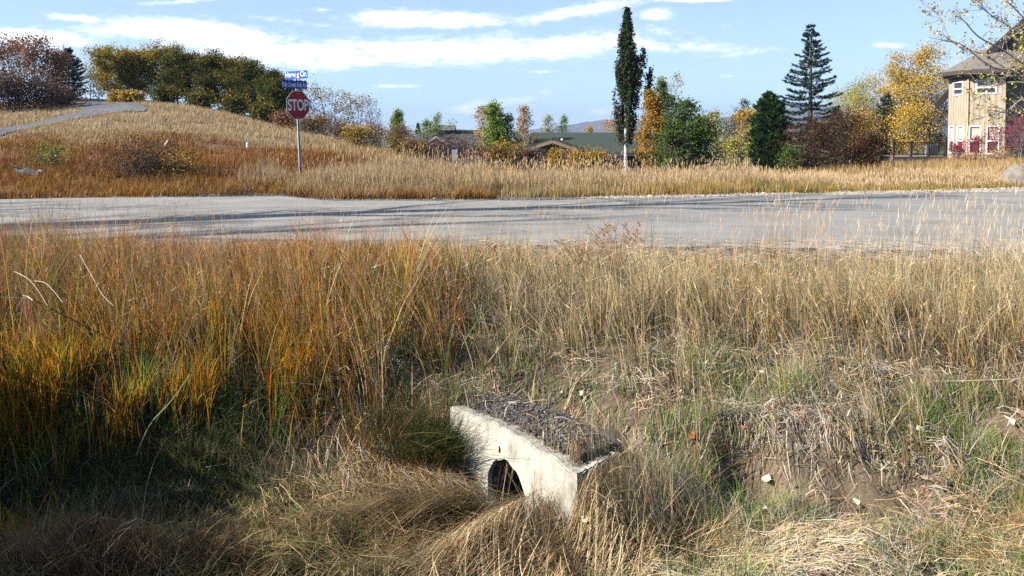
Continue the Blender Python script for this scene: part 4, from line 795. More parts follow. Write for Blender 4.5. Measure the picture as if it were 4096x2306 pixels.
PAL = dict(
    gold=[((.46, .25, .035), 3), ((.55, .36, .06), 2), ((.30, .24, .03), 2), ((.40, .15, .03), 1)],
    oak=[((.12, .12, .018), 3), ((.05, .068, .014), 4), ((.32, .19, .025), 2), ((.30, .12, .03), .8), ((.035, .045, .012), 2)],
    oakgold=[((.46, .30, .03), 3.4), ((.26, .22, .025), 2), ((.09, .12, .018), 2.2), ((.40, .19, .04), 1.2)],
    oakbrown=[((.28, .13, .07), 3), ((.35, .20, .12), 1.5), ((.12, .08, .05), 2), ((.24, .09, .04), 1)],
    purple=[((.10, .065, .055), 3), ((.15, .085, .07), 2), ((.24, .13, .05), 1)],
    mauve=[((.19, .13, .14), 3), ((.25, .17, .16), 2), ((.20, .12, .05), 1.5)],
    bronze=[((.24, .15, .05), 2), ((.36, .21, .04), 2), ((.15, .09, .07), 3)],
    amber=[((.46, .27, .03), 3), ((.34, .21, .03), 2), ((.20, .13, .05), 1)],
    green=[((.16, .25, .04), 3), ((.26, .32, .06), 2), ((.07, .11, .03), 2), ((.35, .28, .06), .5)],
    dgreen=[((.04, .075, .018), 3), ((.10, .16, .03), 3), ((.15, .14, .03), .7), ((.22, .12, .05), .4)],
    poplar=[((.025, .05, .018), 5), ((.05, .075, .025), 2), ((.13, .06, .035), .9), ((.15, .12, .08), .3)],
    orange=[((.46, .25, .03), 3), ((.32, .15, .025), 2), ((.28, .20, .03), 2), ((.10, .12, .025), 2.4)],
    pale=[((.40, .40, .20), 2), ((.30, .30, .12), 2), ((.45, .33, .20), 1)],
    pinkish=[((.50, .28, .18), 3), ((.42, .26, .06), 1.5), ((.28, .24, .06), 1)],
    ygreen=[((.36, .34, .06), 3), ((.46, .36, .06), 2), ((.22, .25, .05), 2)],
    aspen=[((.60, .38, .05), 4), ((.46, .27, .03), 2.2), ((.34, .30, .05), 1.5), ((.62, .50, .24), 1.6)],
    aspenpale=[((.55, .44, .22), 3), ((.50, .35, .08), 2)],
    burgundy=[((.07, .035, .022), 3), ((.13, .045, .032), 1.5), ((.04, .02, .016), 2.5), ((.17, .11, .03), 1.2), ((.08, .09, .02), 1)],
    red=[((.36, .02, .04), 3), ((.26, .02, .05), 2), ((.45, .10, .06), .6)],
    spruce=[((.045, .085, .07), 4), ((.075, .12, .10), 2), ((.03, .05, .04), 2)],
    dspruce=[((.03, .055, .035), 3), ((.05, .08, .05), 2), ((.02, .03, .02), 1)],
    pine=[((.05, .10, .03), 3), ((.08, .14, .04), 2), ((.03, .06, .02), 2)],
    drybrown=[((.08, .055, .035), 3), ((.05, .04, .025), 2), ((.20, .12, .04), .6)])
BK = dict(grey=(.20, .18, .17), dark=(.07, .055, .05), white=(.62, .60, .55), brown=(.14, .10, .07), pale=(.40, .37, .33))
def bez(a, b, c_, n=5):
    t = np.linspace(0, 1, n)[:, None]; return a * (1 - t) ** 2 + 2 * b * t * (1 - t) + c_ * t * t
def tree(name, label, cat, u, vt, wpx, Y, shape='oval', pal='green', bark='grey', leaves=3000, lsz=.11, stems=1, c0=.2, nb=26, sub=5, elv=.6, clump=.16, seed=1, twigs=True, group=None, trunk_w=.022, pos=None, height=None, crook=.06, low=None, lz=0):
    rng = np.random.RandomState(seed * 7 + 3)
    if pos is None:
        q = pix(u, vt, Y); px, py = q[0], Y; z0 = float(ground(px, py)); Ht = q[2] - z0; Wd = wpx / F * Y / 2
    else: px, py = pos; z0 = float(ground(px, py)); Ht = height; Wd = wpx
    rt_ = empty(name, (px, py, z0 - .05), label, cat, group)
    T = Geo(); Lp_ = []; bk = BK[bark]; tw = Ht * trunk_w
    S = []
    for i in range(stems):
        a = rng.rand() * 6.28; off = 0 if stems == 1 else Wd * rng.uniform(.15, .75)
        top_ = np.array((math.cos(a) * off, math.sin(a) * off, Ht * (rng.uniform(.82, .96) if i else .96))); midp = np.array((math.cos(a) * off * .35 + rng.randn() * crook * Ht, math.sin(a) * off * .35 + rng.randn() * crook * Ht, Ht * .5))
        P_ = bez(np.array((math.cos(a), math.sin(a), 0)) * (0 if stems == 1 else Wd * .08), midp, top_, 9); P_[1:-1] += rng.randn(7, 3) * crook * .25 * Ht * np.array((1, 1, .2))
        r_s = tw * (1 if stems == 1 else .62) * (1 - np.linspace(0, 1, 9) * .9); T.tube(P_, r_s, 7, col=bk); S.append((P_, r_s))
    for i in range(nb):
        P_, r_s = S[i % len(S)]; s = c0 + (1 - c0) * ((i + rng.rand()) / nb) ** .9 * .97; f = s * 8; j = min(int(f), 7); st_ = P_[j] + (P_[j + 1] - P_[j]) * (f - j)
        rel = max(0, (s - c0) / (1 - c0)); L_ = Wd * prof_f(shape, rel) * rng.uniform(.65, 1.12) * (1 if stems == 1 else .75); a = i * 2.4 + rng.rand() * 1.2
        e_ = elv * rng.uniform(.7, 1.3); d_ = np.array((math.cos(a), math.sin(a), math.tan(min(e_, 1.35)))); d_ /= np.linalg.norm(d_); L2 = L_ / max(.3, math.hypot(d_[0], d_[1]))
        L2 = min(L2, Ht * .42 + .15); en_ = st_ + d_ * L2; mid_ = st_ + d_ * L2 * .5 + np.array((0, 0, -.10 * L2)) + rng.randn(3) * .08 * L2; B = bez(st_, mid_, en_, 6)
        br = max(.006, r_s[j] * .42); T.tube(B, br * (1 - .8 * np.linspace(0, 1, 6)), 4, col=bk)
        Lp_.append(B[2:])
        for k_ in range(sub):
            t = rng.uniform(.25, 1); q0 = B[min(5, int(t * 5))]; a2 = a + rng.uniform(-1.5, 1.5); d2 = np.array((math.cos(a2), math.sin(a2), rng.uniform(-.1, 1.0))); d2 /= np.linalg.norm(d2)
            l2 = L2 * rng.uniform(.25, .5) + .06; e2 = q0 + d2 * l2; B2 = bez(q0, q0 + d2 * l2 * .5 + rng.randn(3) * l2 * .12, e2, 4); Lp_.append(B2[1:])
            if twigs: 
                T.tube(B2, max(.004, br * .35) * (1 - .7 * np.linspace(0, 1, 4)), 3, col=bk)
                for _ in range(2 if leaves < 2200 else 0):
                    q1 = B2[rng.randint(1, 4)]; d3 = rng.randn(3); d3[2] = abs(d3[2]); e3 = q1 + d3 / np.linalg.norm(d3) * l2 * .5; T.tube([q1, e3], [max(.0035, br * .2), .002], 3, col=bk); Lp_.append(np.array([e3]))
    T.build('trunk', m_bark, rt_)
    if leaves:
        A = np.concatenate(Lp_); w_ = rng.rand(len(A)) ** 1.5 + .08; i = rng.choice(len(A), leaves, p=w_ / w_.sum()); sig = clump * (Wd * .5 + .35)
        P_ = A[i] + rng.randn(leaves, 3) * sig * .62 * np.array((1, 1, .8)); P_[:, 2] = np.maximum(P_[:, 2], .05)
        if low is not None:
            x_ = rng.randn(leaves // 4, 3) * np.array((Wd * .5, Wd * .5, 0)); x_[:, 2] = rng.rand(leaves // 4) * Ht * low; P_ = np.concatenate([P_, x_])
        n = len(P_); c = palette(PAL[pal], n, rng); tone = vnoise(P_[:, 0] * 2.2 + seed, P_[:, 2] * 2.2)[:, None]; c2 = palette(PAL[pal][:2], n, rng); c = np.where(tone > .55, c2, c)
        Geo().add(*leafquads(P_, lsz * rng.uniform(.6, 1.3, n), c, rng, .65)).build('crown', m_leaf, rt_)
    return rt_
def spruce(name, label, u, vt, wpx, Y, pal='spruce', seed=1, dens=1.0, up=.0, lift=.08, den2=1.0, group=None, full=False):
    rng = np.random.RandomState(seed); q = pix(u, vt, Y); z0 = float(ground(q[0], Y)); Ht = q[2] - z0 + .05; Wd = wpx / F * Y / 2
    rt_ = empty(name, (q[0], Y, z0 - .05), label, 'conifer tree', group); T = Geo(); T.tube([(0, 0, 0), (.02, 0, Ht * .5), (0, 0, Ht)], [Ht * .022, Ht * .013, .01], 7, col=BK['brown']); Pn = []; Dn = []
    z = Ht * .06; lv = 0
    while z < Ht * .985:
        s = z / Ht; R_ = Wd * (math.sin(min(1, (1 - s) * (1.45 if not full else 1.7)) * 1.57)) * (1.0 if s > .12 else .8) + .04; k = int(8 * dens * (1 - .4 * s)) + 2
        for i in range(k):
            a = 6.283 * i / k + lv * .7 + rng.rand() * .5; L_ = R_ * rng.choice([rng.uniform(.3, .6), rng.uniform(.75, 1.15)], p=[.2, .8]); sl = .45 * (s - .45) + up; zz = z; z = z + rng.uniform(-.5, .5) * Ht * .03; tip = np.array((math.cos(a) * L_, math.sin(a) * L_, z + sl * L_ + lift * L_)); B = bez(np.array((0, 0, z)), np.array((math.cos(a) * L_ * .55, math.sin(a) * L_ * .55, z + (sl - .14) * L_)), tip, 6)
            T.tube(B, .014 * (1 - s * .5) * (1 - .7 * np.linspace(0, 1, 6)), 3, col=BK['brown'])
            n = int((16 + 60 * L_) * den2); t = .12 + .88 * rng.rand(n) ** .75; f = t * 5; j = np.minimum(f.astype(int), 4); c_ = B[j] + (B[j + 1] - B[j]) * (f - j)[:, None]
            side = rng.uniform(-1, 1, n) * .26 * L_ * (1.15 - t) * (1 if not full else 1.6); nrm = np.array((-math.sin(a), math.cos(a), 0)); Pn.append(c_ + nrm * side[:, None] + np.stack([0 * t, 0 * t, -.10 * np.abs(side) * 2 + rng.randn(n) * .03], 1)); dd = np.tile(np.array((math.cos(a), math.sin(a), .25 if not full else .9)), (n, 1)) + nrm * np.sign(side)[:, None] * .8 + rng.randn(n, 3) * .3; Dn.append(dd); z = zz
        z += max(.10, Ht * .056 * (1 - .5 * s)) * (1 if not full else .8); lv += 1
    P_ = np.concatenate(Pn); D = np.concatenate(Dn); D /= np.linalg.norm(D, axis=1)[:, None]; n = len(P_); Q = np.cross(D, rng.randn(n, 3)); Q /= np.linalg.norm(Q, axis=1)[:, None]
    L_ = (rng.uniform(.08, .2, n))[:, None] * (.6 + .4 * Ht / 6); Vv = np.stack([P_, P_ + D * L_ * .5 + Q * .028, P_ + D * L_, P_ + D * L_ * .5 - Q * .028], 1).reshape(-1, 3)
    T.build('trunk', m_bark, rt_); Geo().add(Vv, np.arange(n * 4).reshape(-1, 4), col=np.repeat(palette(PAL[pal], n, rng), 4, 0)).build('crown', m_leaf, rt_); return rt_
t_ = tree
# left cluster
for i, (u, vt, w, Y, lab) in enumerate([(-60, 175, 200, 52, 'brown leaved oak at the left edge of the hill, half outside the picture'), (60, 165, 190, 54, 'brown oak with rusty top, second from the left edge'), (150, 152, 170, 52, 'tallest rust topped oak in the left hill cluster'), (215, 200, 140, 53, 'thin brown oak just left of the dark spruce')]):
    t_('oak_tree', lab, 'tree', u, vt, w, Y, 'umb', 'oakbrown', 'dark', 2300, .14, 2, .3, 30, 5, .8, .35, seed=20 + i, crook=.05, group='brown oaks at the left edge')
spruce('spruce_tree', 'dark spruce beside the bend of the hill road', 272, 190, 120, 56, 'dspruce', 5, 1.1, den2=1.3)
for i, (u, vt, w, Y, lab) in enumerate([(-40, 300, 230, 46, 'dark leafless thicket at the left edge below the oaks'), (70, 310, 220, 47, 'purplish bare thicket left of centre below the brown oaks'), (170, 315, 200, 47.5, 'dense dark bare thicket at foot of tallest brown oak'), (235, 370, 120, 49.5, 'low bare thicket beside the inner edge of the hill road')]):
    t_('bare_bush', lab, 'bush', u, vt, w, Y, 'egg', 'purple', 'dark', 2600, .13, 6, .05, 46, 6, .7, .5, seed=40 + i, trunk_w=.012, low=.7, group='bare thicket at the left')
t_('bare_tree', 'grey nearly leafless tree between the spruce and the golden oak', 'tree', 355, 240, 130, 64, 'oval', 'pale', 'grey', 900, .13, 3, .2, 34, 6, .7, .35, seed=51, trunk_w=.014)
t_('bare_tree', 'pale bare tree close behind the golden oak left of the grove', 'tree', 395, 275, 100, 60, 'oval', 'drybrown', 'grey', 1100, .13, 3, .1, 30, 6, .7, .4, seed=52, trunk_w=.014)
gv = [(440, 195, 130, 52, 'oakgold', 'golden oak with arched top, leftmost of the hilltop grove'), (505, 205, 120, 53, 'oakgold', 'yellow green oak second from the left in the hilltop grove'), (575, 215, 120, 53, 'oakgold', 'oak with golden side branches, third in the hilltop grove'), (640, 188, 130, 54, 'oakgold', 'tallest pale topped oak in the hilltop grove'),
      (705, 222, 120, 51, 'oak', 'green brown oak right of the tallest pale topped oak'), (765, 222, 130, 51, 'oak', 'dense dark oak sixth from the left in the grove'), (830, 224, 130, 50, 'oak', 'dense green oak in the middle right of the grove'), (895, 230, 130, 50, 'oak', 'dark oak with flat top right of the grove middle'), (955, 238, 130, 49, 'oak', 'broad dark oak where the grove top begins to fall'),
      (1010, 262, 120, 48, 'oak', 'dark oak with rounded crown, third from the right end of the grove'), (1065, 288, 110, 47, 'oak', 'low spreading oak, second from the right end of the grove'), (1125, 320, 110, 46, 'oak', 'smallest oak at the right end of the grove behind the stop sign')]
for i, (u, vt, w, Y, pl, lab) in enumerate(gv):
    t_('oak_tree', lab, 'tree', u, vt, w * 1.35, Y, 'umb', pl, 'dark', 13000, .095, 3, .2, 38, 6, .7, .26, seed=60 + i, trunk_w=.018, crook=.05, group='oaks of the hilltop grove')
for i, (u, vt, w, Y, lab) in enumerate([(470, 372, 60, 51, 'yellow bush at the foot of the golden oak'), (530, 375, 80, 50, 'yellow green bush under the second grove oak'), (660, 360, 150, 48, 'dark bush under the tallest grove oak'), (790, 380, 170, 46.5, 'dark undergrowth bush below the grove middle'), (930, 400, 170, 45, 'dark undergrowth bush right of the grove middle'), (1050, 425, 150, 43, 'dark bush under the right part of the grove'), (1140, 455, 110, 42, 'dark reddish bush just left of the stop sign plate')]):
    t_('oak_bush', lab, 'bush', u, vt, w, Y, 'egg', 'gold' if i < 2 else 'oakbrown' if i == 6 else 'oak', 'dark', 2600, .12, 5, .05, 34, 5, .7, .4, seed=80 + i, trunk_w=.012, low=.6, group='bushes under the grove')
for i, (u, vt, w, Y, lf, lab) in enumerate([(1165, 310, 90, 52, 500, 'leafless orange tinted oak just behind the blue street signs'), (1245, 345, 110, 50, 650, 'half bare oak right beside the stop sign'), (1310, 328, 110, 51, 420, 'bare grey oak, tallest right of the stop sign'), (1365, 380, 110, 49, 800, 'half bare brown oak in the middle of the bare row'), (1430, 365, 110, 50, 480, 'bare oak with orange tufts right of the stop sign'), (1495, 380, 120, 49, 300, 'grey bare oak at the right end of the bare row')]):
    t_('bare_oak', lab, 'tree', u, vt, w * 1.2, Y, 'umb', 'bronze' if i % 2 else 'oakgold', 'grey', lf, .11, 3, .2, 34, 6, .75, .3, seed=100 + i, trunk_w=.014, crook=.06, group='half bare oaks right of the stop sign')
bs = [(1225, 480, 130, 40, 'bronze', 'brown bush directly right of the stop sign post'), (1290, 478, 130, 40, 'bronze', 'bronze bush with yellow tips under the bare oaks'), (1355, 500, 120, 39, 'mauve', 'purple brown bush left of the round yellow bush'), (1432, 512, 150, 34, 'amber', 'round golden bush standing alone on the hill slope'), (1500, 495, 110, 41, 'mauve', 'purple bush right of the round golden bush'),
      (1590, 510, 150, 38, 'bronze', 'rusty brown bush right of the golden bush'), (1650, 560, 90, 33, 'bronze', 'low bronze bush at the end of the slope'), (1690, 560, 110, 36, 'mauve', 'purple bush left of the utility box'), (1745, 555, 120, 38, 'mauve', 'reddish purple bush before the left dark roof'), (1855, 545, 130, 38, 'mauve', 'purple brown bush right of the utility box'), (1905, 575, 110, 35, 'mauve', 'purple bush below the green trees'),
      (1965, 570, 90, 34, 'bronze', 'bronze bush below the tall green tree'), (2015, 565, 100, 34, 'amber', 'bright orange bush left of the gabled house'), (2075, 575, 100, 35, 'bronze', 'brown bush left of the house gable'), (2130, 582, 80, 35, 'mauve', 'purple twiggy bush in front of the house gable'), (2225, 583, 80, 33, 'amber', 'small golden bush right of the house gable'), (2310, 596, 80, 34, 'amber', 'orange bush below the metal roof vent'),
      (2375, 598, 90, 34, 'amber', 'orange bush left of the house window'), (2280, 618, 120, 36, 'mauve', 'low purple bush below the wide green roof'), (2440, 622, 110, 34, 'mauve', 'low twiggy bush left of the columnar poplar')]
for i, (u, vt, w, Y, pl, lab) in enumerate(bs):
    am = pl == 'amber'; t_('autumn_bush', lab, 'bush', u, vt, w, Y, 'egg', pl, 'grey' if am else 'dark', 2200 if am else 1900, .075, 8, .08, 40, 5, .9, .4, seed=120 + i, trunk_w=.009, low=.5 if not am else None, group='autumn bushes beyond the verge')
# middle trees
mt = [('aspen_tree', 1590, 430, 80, 60, 'cone', 'green', 2200, 'green aspen with orange skirt above the brown bushes'), ('aspen_tree', 1705, 470, 80, 62, 'egg', 'green', 900, 'thin green aspen left of the far blue roof'), ('aspen_tree', 1755, 440, 80, 64, 'cone', 'green', 800, 'sparse aspen above the roof vent strip'), ('bare_tree', 1805, 470, 80, 66, 'egg', 'pale', 200, 'pale leafless tree behind the left dark roof'),
      ('aspen_tree', 1928, 415, 90, 52, 'column', 'pinkish', 900, 'thin pinkish aspen left of the tall green tree'), ('aspen_tree', 1972, 400, 130, 50, 'cone', 'green', 4200, 'full light green tree between the two ranch roofs'), ('aspen_tree', 2032, 450, 90, 50, 'column', 'dgreen', 1700, 'darker green aspen right of the full green tree'), ('aspen_tree', 2092, 405, 95, 52, 'cone', 'pinkish', 1300, 'pink topped aspen with orange base left of the wide roof'),
      ('aspen_tree', 2186, 450, 80, 66, 'cone', 'pale', 1000, 'pale thin aspen standing behind the gable roof'), ('aspen_tree', 2252, 450, 70, 66, 'cone', 'green', 900, 'small green aspen behind the wide roof'), ('aspen_tree', 2362, 494, 46, 72, 'oval', 'aspen', 1300, 'small round yellow tree peeking over the wide roof'), ('aspen_tree', 2448, 470, 110, 64, 'oval', 'pinkish', 1600, 'pinkish orange tree left behind the poplar')]
for i, (nm, u, vt, w, Y, shp, pl, lv, lab) in enumerate(mt):
    t_(nm, lab, 'tree', u, vt, w * 1.25, Y, shp, pl, 'pale', int(lv * 1.9), .12, 1, .12, 30, 5, .6, .3, seed=150 + i, trunk_w=.014)
spruce('spruce_tree', 'tiny distant spruce above the far blue roof', 1672, 490, 28, 90, 'dspruce', 9)
# poplar with white trunk
def poplar():
    Y = 38; u = 2505; q = pix(u, 45, Y); z0 = float(ground(q[0], Y)); rng = np.random.RandomState(5); Ht = q[2] - z0 + .05
    rt_ = empty('columnar_poplar', (pix(u, 600, Y)[0], Y, z0 - .05), 'tall dark columnar poplar with a white trunk', 'tree'); T = Geo(); W = 54 / F * Y
    T.tube([(0, 0, 0), (-.02, 0, 1.2), (-.03, 0, Ht * .5), (-.08, 0, Ht)], [.11, .09, .06, .01], 8, col=BK['white']); A = []; cb = pix(u, 575, Y)[2] - z0
    for i in range(150):
        s = rng.rand() ** .85; z = cb + (Ht - cb) * s * .92; lz = rng.uniform(.4, 1.0); pf = lambda q: np.interp(q, [0, .18, .38, .58, .75, .9, 1], [.42, .8, 1, .88, .55, .3, .08]) * W; wd = pf(s); fr = rng.uniform(.3, 1.12); a = rng.rand() * 6.28; d = wd * fr; dE = pf(min(1, s * .92 + lz / (Ht - cb))) * fr * .95
        B = bez(np.array((0, 0, z - .25)), np.array((math.cos(a) * d, math.sin(a) * d, z)), np.array((math.cos(a) * dE, math.sin(a) * dE, min(z + lz, Ht * 1.005))), 7); T.tube(B, .014 * (1 - .8 * np.linspace(0, 1, 7)), 3, col=BK['pale']); A.append(B[2:])
    for (uu, vv, v2) in ((2572, 205, 420), (2552, 235, 420), (2600, 290, 440)):
        e = pix(uu, vv, Y); b = pix(uu - 30, v2, Y); o_ = np.array(rt_.location); B = bez(b - o_, (b + e) / 2 - o_ + np.array((.15, 0, 0)), e - o_, 12); T.tube(B, .02 * (1 - .8 * np.linspace(0, 1, 12)), 4, col=BK['pale'])
        for _ in range(3): A.append(B[4:] + rng.randn(8, 3) * .06)
    T.build('trunk', m_bark, rt_); A = np.concatenate(A); n = 24000; P_ = A[rng.randint(0, len(A), n)] + rng.randn(n, 3) * np.array((.07, .07, .09)); P_ = P_[P_[:, 2] > cb - .1 + .3 * rng.rand(n)]
    Geo().add(*leafquads(P_, .10 * rng.uniform(.6, 1.3, len(P_)), palette(PAL['poplar'], len(P_), rng, .3), rng, .75)).build('crown', m_leaf, rt_)
poplar()
rt = [('aspen_tree', 2592, 345, 150, 37, 'cone', 'orange', 6500, .09, 'full orange tree directly right of the columnar poplar'), ('tree', 2650, 300, 130, 41, 'cone', 'dgreen', 3200, .10, 'dark green tree rising behind the orange tree'), ('aspen_tree', 2645, 280, 90, 46, 'column', 'pale', 900, .10, 'pale sparse aspen top behind the dark green tree'),
      ('aspen_tree', 2700, 275, 130, 42, 'column', 'pale', 700, .09, 'tall wispy aspen with bare upper branches'), ('tree', 2738, 390, 140, 38, 'egg', 'dgreen', 4200, .10, 'dark green leafy tree right of the wispy aspen'), ('tree', 2690, 480, 150, 36, 'egg', 'dgreen', 3600, .10, 'low dense green tree at the foot of the wispy aspen'), ('tree', 2800, 470, 150, 37, 'egg', 'dgreen', 4200, .10, 'round dark green tree left of the white stemmed tree'),
      ('bare_tree', 2890, 400, 130, 40, 'egg', 'pale', 260, .08, 'bare white stemmed tree with spreading branches'), ('aspen_tree', 2850, 440, 120, 50, 'oval', 'ygreen', 1800, .11, 'yellow green tree behind the white stemmed tree'), ('aspen_tree', 2960, 430, 120, 50, 'oval', 'gold', 2200, .11, 'golden tree left of the dark pine'), ('aspen_tree', 2975, 382, 80, 58, 'egg', 'dgreen', 1300, .12, 'blue green tree top above the golden tree'), ('aspen_tree', 3010, 425, 90, 52, 'oval', 'ygreen', 1600, .11, 'light green tree touching the dark pine'), ('aspen_tree', 2925, 560, 150, 36, 'egg', 'ygreen', 1500, .09, 'low yellow green sapling below the bare white stems')]
for i, (nm, u, vt, w, Y, shp, pl, lv, ls, lab) in enumerate(rt):
    nm = 'leafy_tree' if nm == 'tree' else nm
    t_(nm, lab, 'tree', u, vt, w * 1.2, Y, shp, pl, 'white' if nm == 'bare_tree' else 'pale', int(lv * (1.45 if nm != 'bare_tree' else 1)), ls, 3 if nm == 'bare_tree' else 1, .06, 40, 6, .75, .22, seed=180 + i, trunk_w=.014)
spruce('pine_tree', 'dense bright green pine left of the tall blue spruce', 3078, 372, 150, 42, 'pine', 3, 1.6, up=.5, den2=2.2, full=True)
spruce('spruce_tree', 'tall blue spruce with layered branches, biggest conifer', 3245, 92, 225, 46, 'spruce', 4, .95, den2=1.5)
spruce('spruce_tree', 'small blue spruce behind the burgundy bush', 3345, 430, 110, 50, 'spruce', 6, 1.2, den2=1.2)
spruce('spruce_tree', 'slim dark spruce between burgundy bush and golden aspens', 3548, 370, 140, 56, 'spruce', 7, .9, den2=1.3)
for i, (u, vt, w, Y, lab) in enumerate([(3235, 475, 240, 36, 'burgundy bush under the tall blue spruce'), (3400, 442, 260, 38, 'largest burgundy bush, domed, right of the blue spruce'), (3480, 525, 140, 36, 'low burgundy bush before the deck corner')]):
    t_('burgundy_bush', lab, 'bush', u, vt, w, Y, 'egg', 'burgundy', 'dark', 5200, .08, 7, .05, 60, 6, .75, .28, seed=210 + i, trunk_w=.012, low=.6, group='burgundy bushes')
t_('green_bush', 'green shrub at the left foot of the burgundy bush', 'bush', 3155, 590, 100, 35, 'egg', 'dgreen', 'dark', 1600, .08, 5, .05, 30, 5, .8, .4, seed=215, trunk_w=.012, low=.5)
rt = [('aspen_tree', 3400, 345, 140, 62, 'oval', 'ygreen', 3000, 'pale yellow green tree behind the tall blue spruce'), ('aspen_tree', 3480, 310, 140, 60, 'oval', 'ygreen', 3400, 'yellow green tree left of the tall golden aspen'), ('aspen_tree', 3560, 275, 130, 60, 'oval', 'aspen', 3400, 'golden tree behind the slim dark spruce'), ('aspen_tree', 3625, 185, 120, 56, 'oval', 'aspen', 4200, 'tall golden aspen left of the tallest aspen'), ('aspen_tree', 3695, 155, 150, 55, 'oval', 'aspen', 6500, 'tallest golden aspen with a pale top beside the wooden house'),
      ('aspen_tree', 3745, 265, 110, 57, 'oval', 'aspen', 3600, 'golden aspen touching the left wall of the house'), ('aspen_tree', 3450, 440, 130, 56, 'egg', 'gold', 2200, 'low golden tree behind the largest burgundy bush'), ('aspen_tree', 3640, 420, 150, 54, 'egg', 'aspen', 3800, 'low golden aspen behind the deck railing')]
for i, (nm, u, vt, w, Y, shp, pl, lv, lab) in enumerate(rt):
    t_(nm, lab, 'tree', u, vt, w * 1.55, Y, shp, pl, 'white', int(lv * 2.2), .10, 2, .08, 40, 6, .65, .42, seed=230 + i, trunk_w=.014)
# low shrubs on the slope
p = hit(600, 705); t_('dark_shrub', 'low dark brown shrub spreading on the rust slope', 'bush', 0, 0, 1.2, 0, 'egg', 'drybrown', 'dark', 4200, .05, 14, .02, 60, 5, .55, .7, seed=250, pos=(p[0], p[1] + .2), height=.40, trunk_w=.03, low=.6)
p = hit(700, 700); t_('dark_shrub', 'small yellow flecked shrub at the right end of the dark shrub', 'bush', 0, 0, .45, 0, 'egg', 'oakgold', 'dark', 900, .05, 8, .02, 30, 4, .55, .6, seed=251, pos=(p[0], p[1] + .1), height=.30, trunk_w=.03, low=.6)
p = hit(150, 690); t_('green_bush', 'small green shrub sprouting behind the grey log', 'bush', 0, 0, .5, 0, 'egg', 'green', 'dark', 700, .05, 8, .02, 26, 4, .7, .6, seed=252, pos=(p[0], p[1] + .5), height=.55, trunk_w=.03)
# red creeper and bushes at the house
for i, (u, vt, w, Y, pl, lab) in enumerate([(3835, 575, 80, 46, 'red', 'small red bush under the narrow lower windows'), (3900, 545, 90, 46.5, 'red', 'thin red bush before the wide lower window'), (3995, 500, 110, 45, 'red', 'tall crimson bush covering the right lower window'), (4080, 455, 150, 44, 'red', 'crimson bush at the right edge of the house wall'), (3960, 618, 240, 44, 'pinkish', 'dry pinkish shrub along the foot of the wooden house'), (3880, 632, 100, 45, 'pinkish', 'dry pink brown shrub beside the deck')]):
    t_('red_bush' if pl == 'red' else 'dry_bush', lab, 'bush', u, vt, w, Y, 'egg', pl, 'grey', 900 if pl == 'red' else 900, .085, 6, .05, 34, 5, .9, .35, seed=260 + i, trunk_w=.012)

# dried yarrow-like weeds on the near bank
for i, (u, v, hh, sp, nst, lab) in enumerate([(2470, 1000, .42, .16, 26, 'rusty dried flower weed reaching over the road edge, densest weed'), (2330, 1040, .36, .13, 16, 'dried brown flower weed left of the densest weed'), (1960, 1010, .30, .10, 10, 'small dried flower weed in front of the road centre'), (2250, 1050, .28, .10, 10, 'low dried flower weed beside the gravel edge'), (1700, 1000, .30, .07, 7, 'thin dried weed left of centre by the road')]):
    p = hit(u, v + 110); rt_ = empty('dried_weed', tuple(p), lab, 'weed', 'dried flower weeds'); S = Geo(); Hd = Geo()
    for k_ in range(nst):
        e = np.array((rng.randn() * sp, rng.randn() * sp * .6, hh * rng.uniform(.75, 1.25))); B = bez(np.zeros(3), np.array((e[0] * .3, e[1] * .3, e[2] * .6)), e, 5); S.tube(B, .0028, 3, col=(.36, .20, .10))
        for q in range(9):
            e2 = e + np.array((rng.randn() * .028, rng.randn() * .028, rng.rand() * .03)); S.tube([e - (0, 0, .03), e2], .0015, 3, col=(.36, .20, .10)); S.add(*stones(np.array([e2]), np.array([.0065]), np.array([(.42, .22, .10)]) * rng.uniform(.7, 1.2), rng))
    S.build('flower_stems', m_grass, rt_)

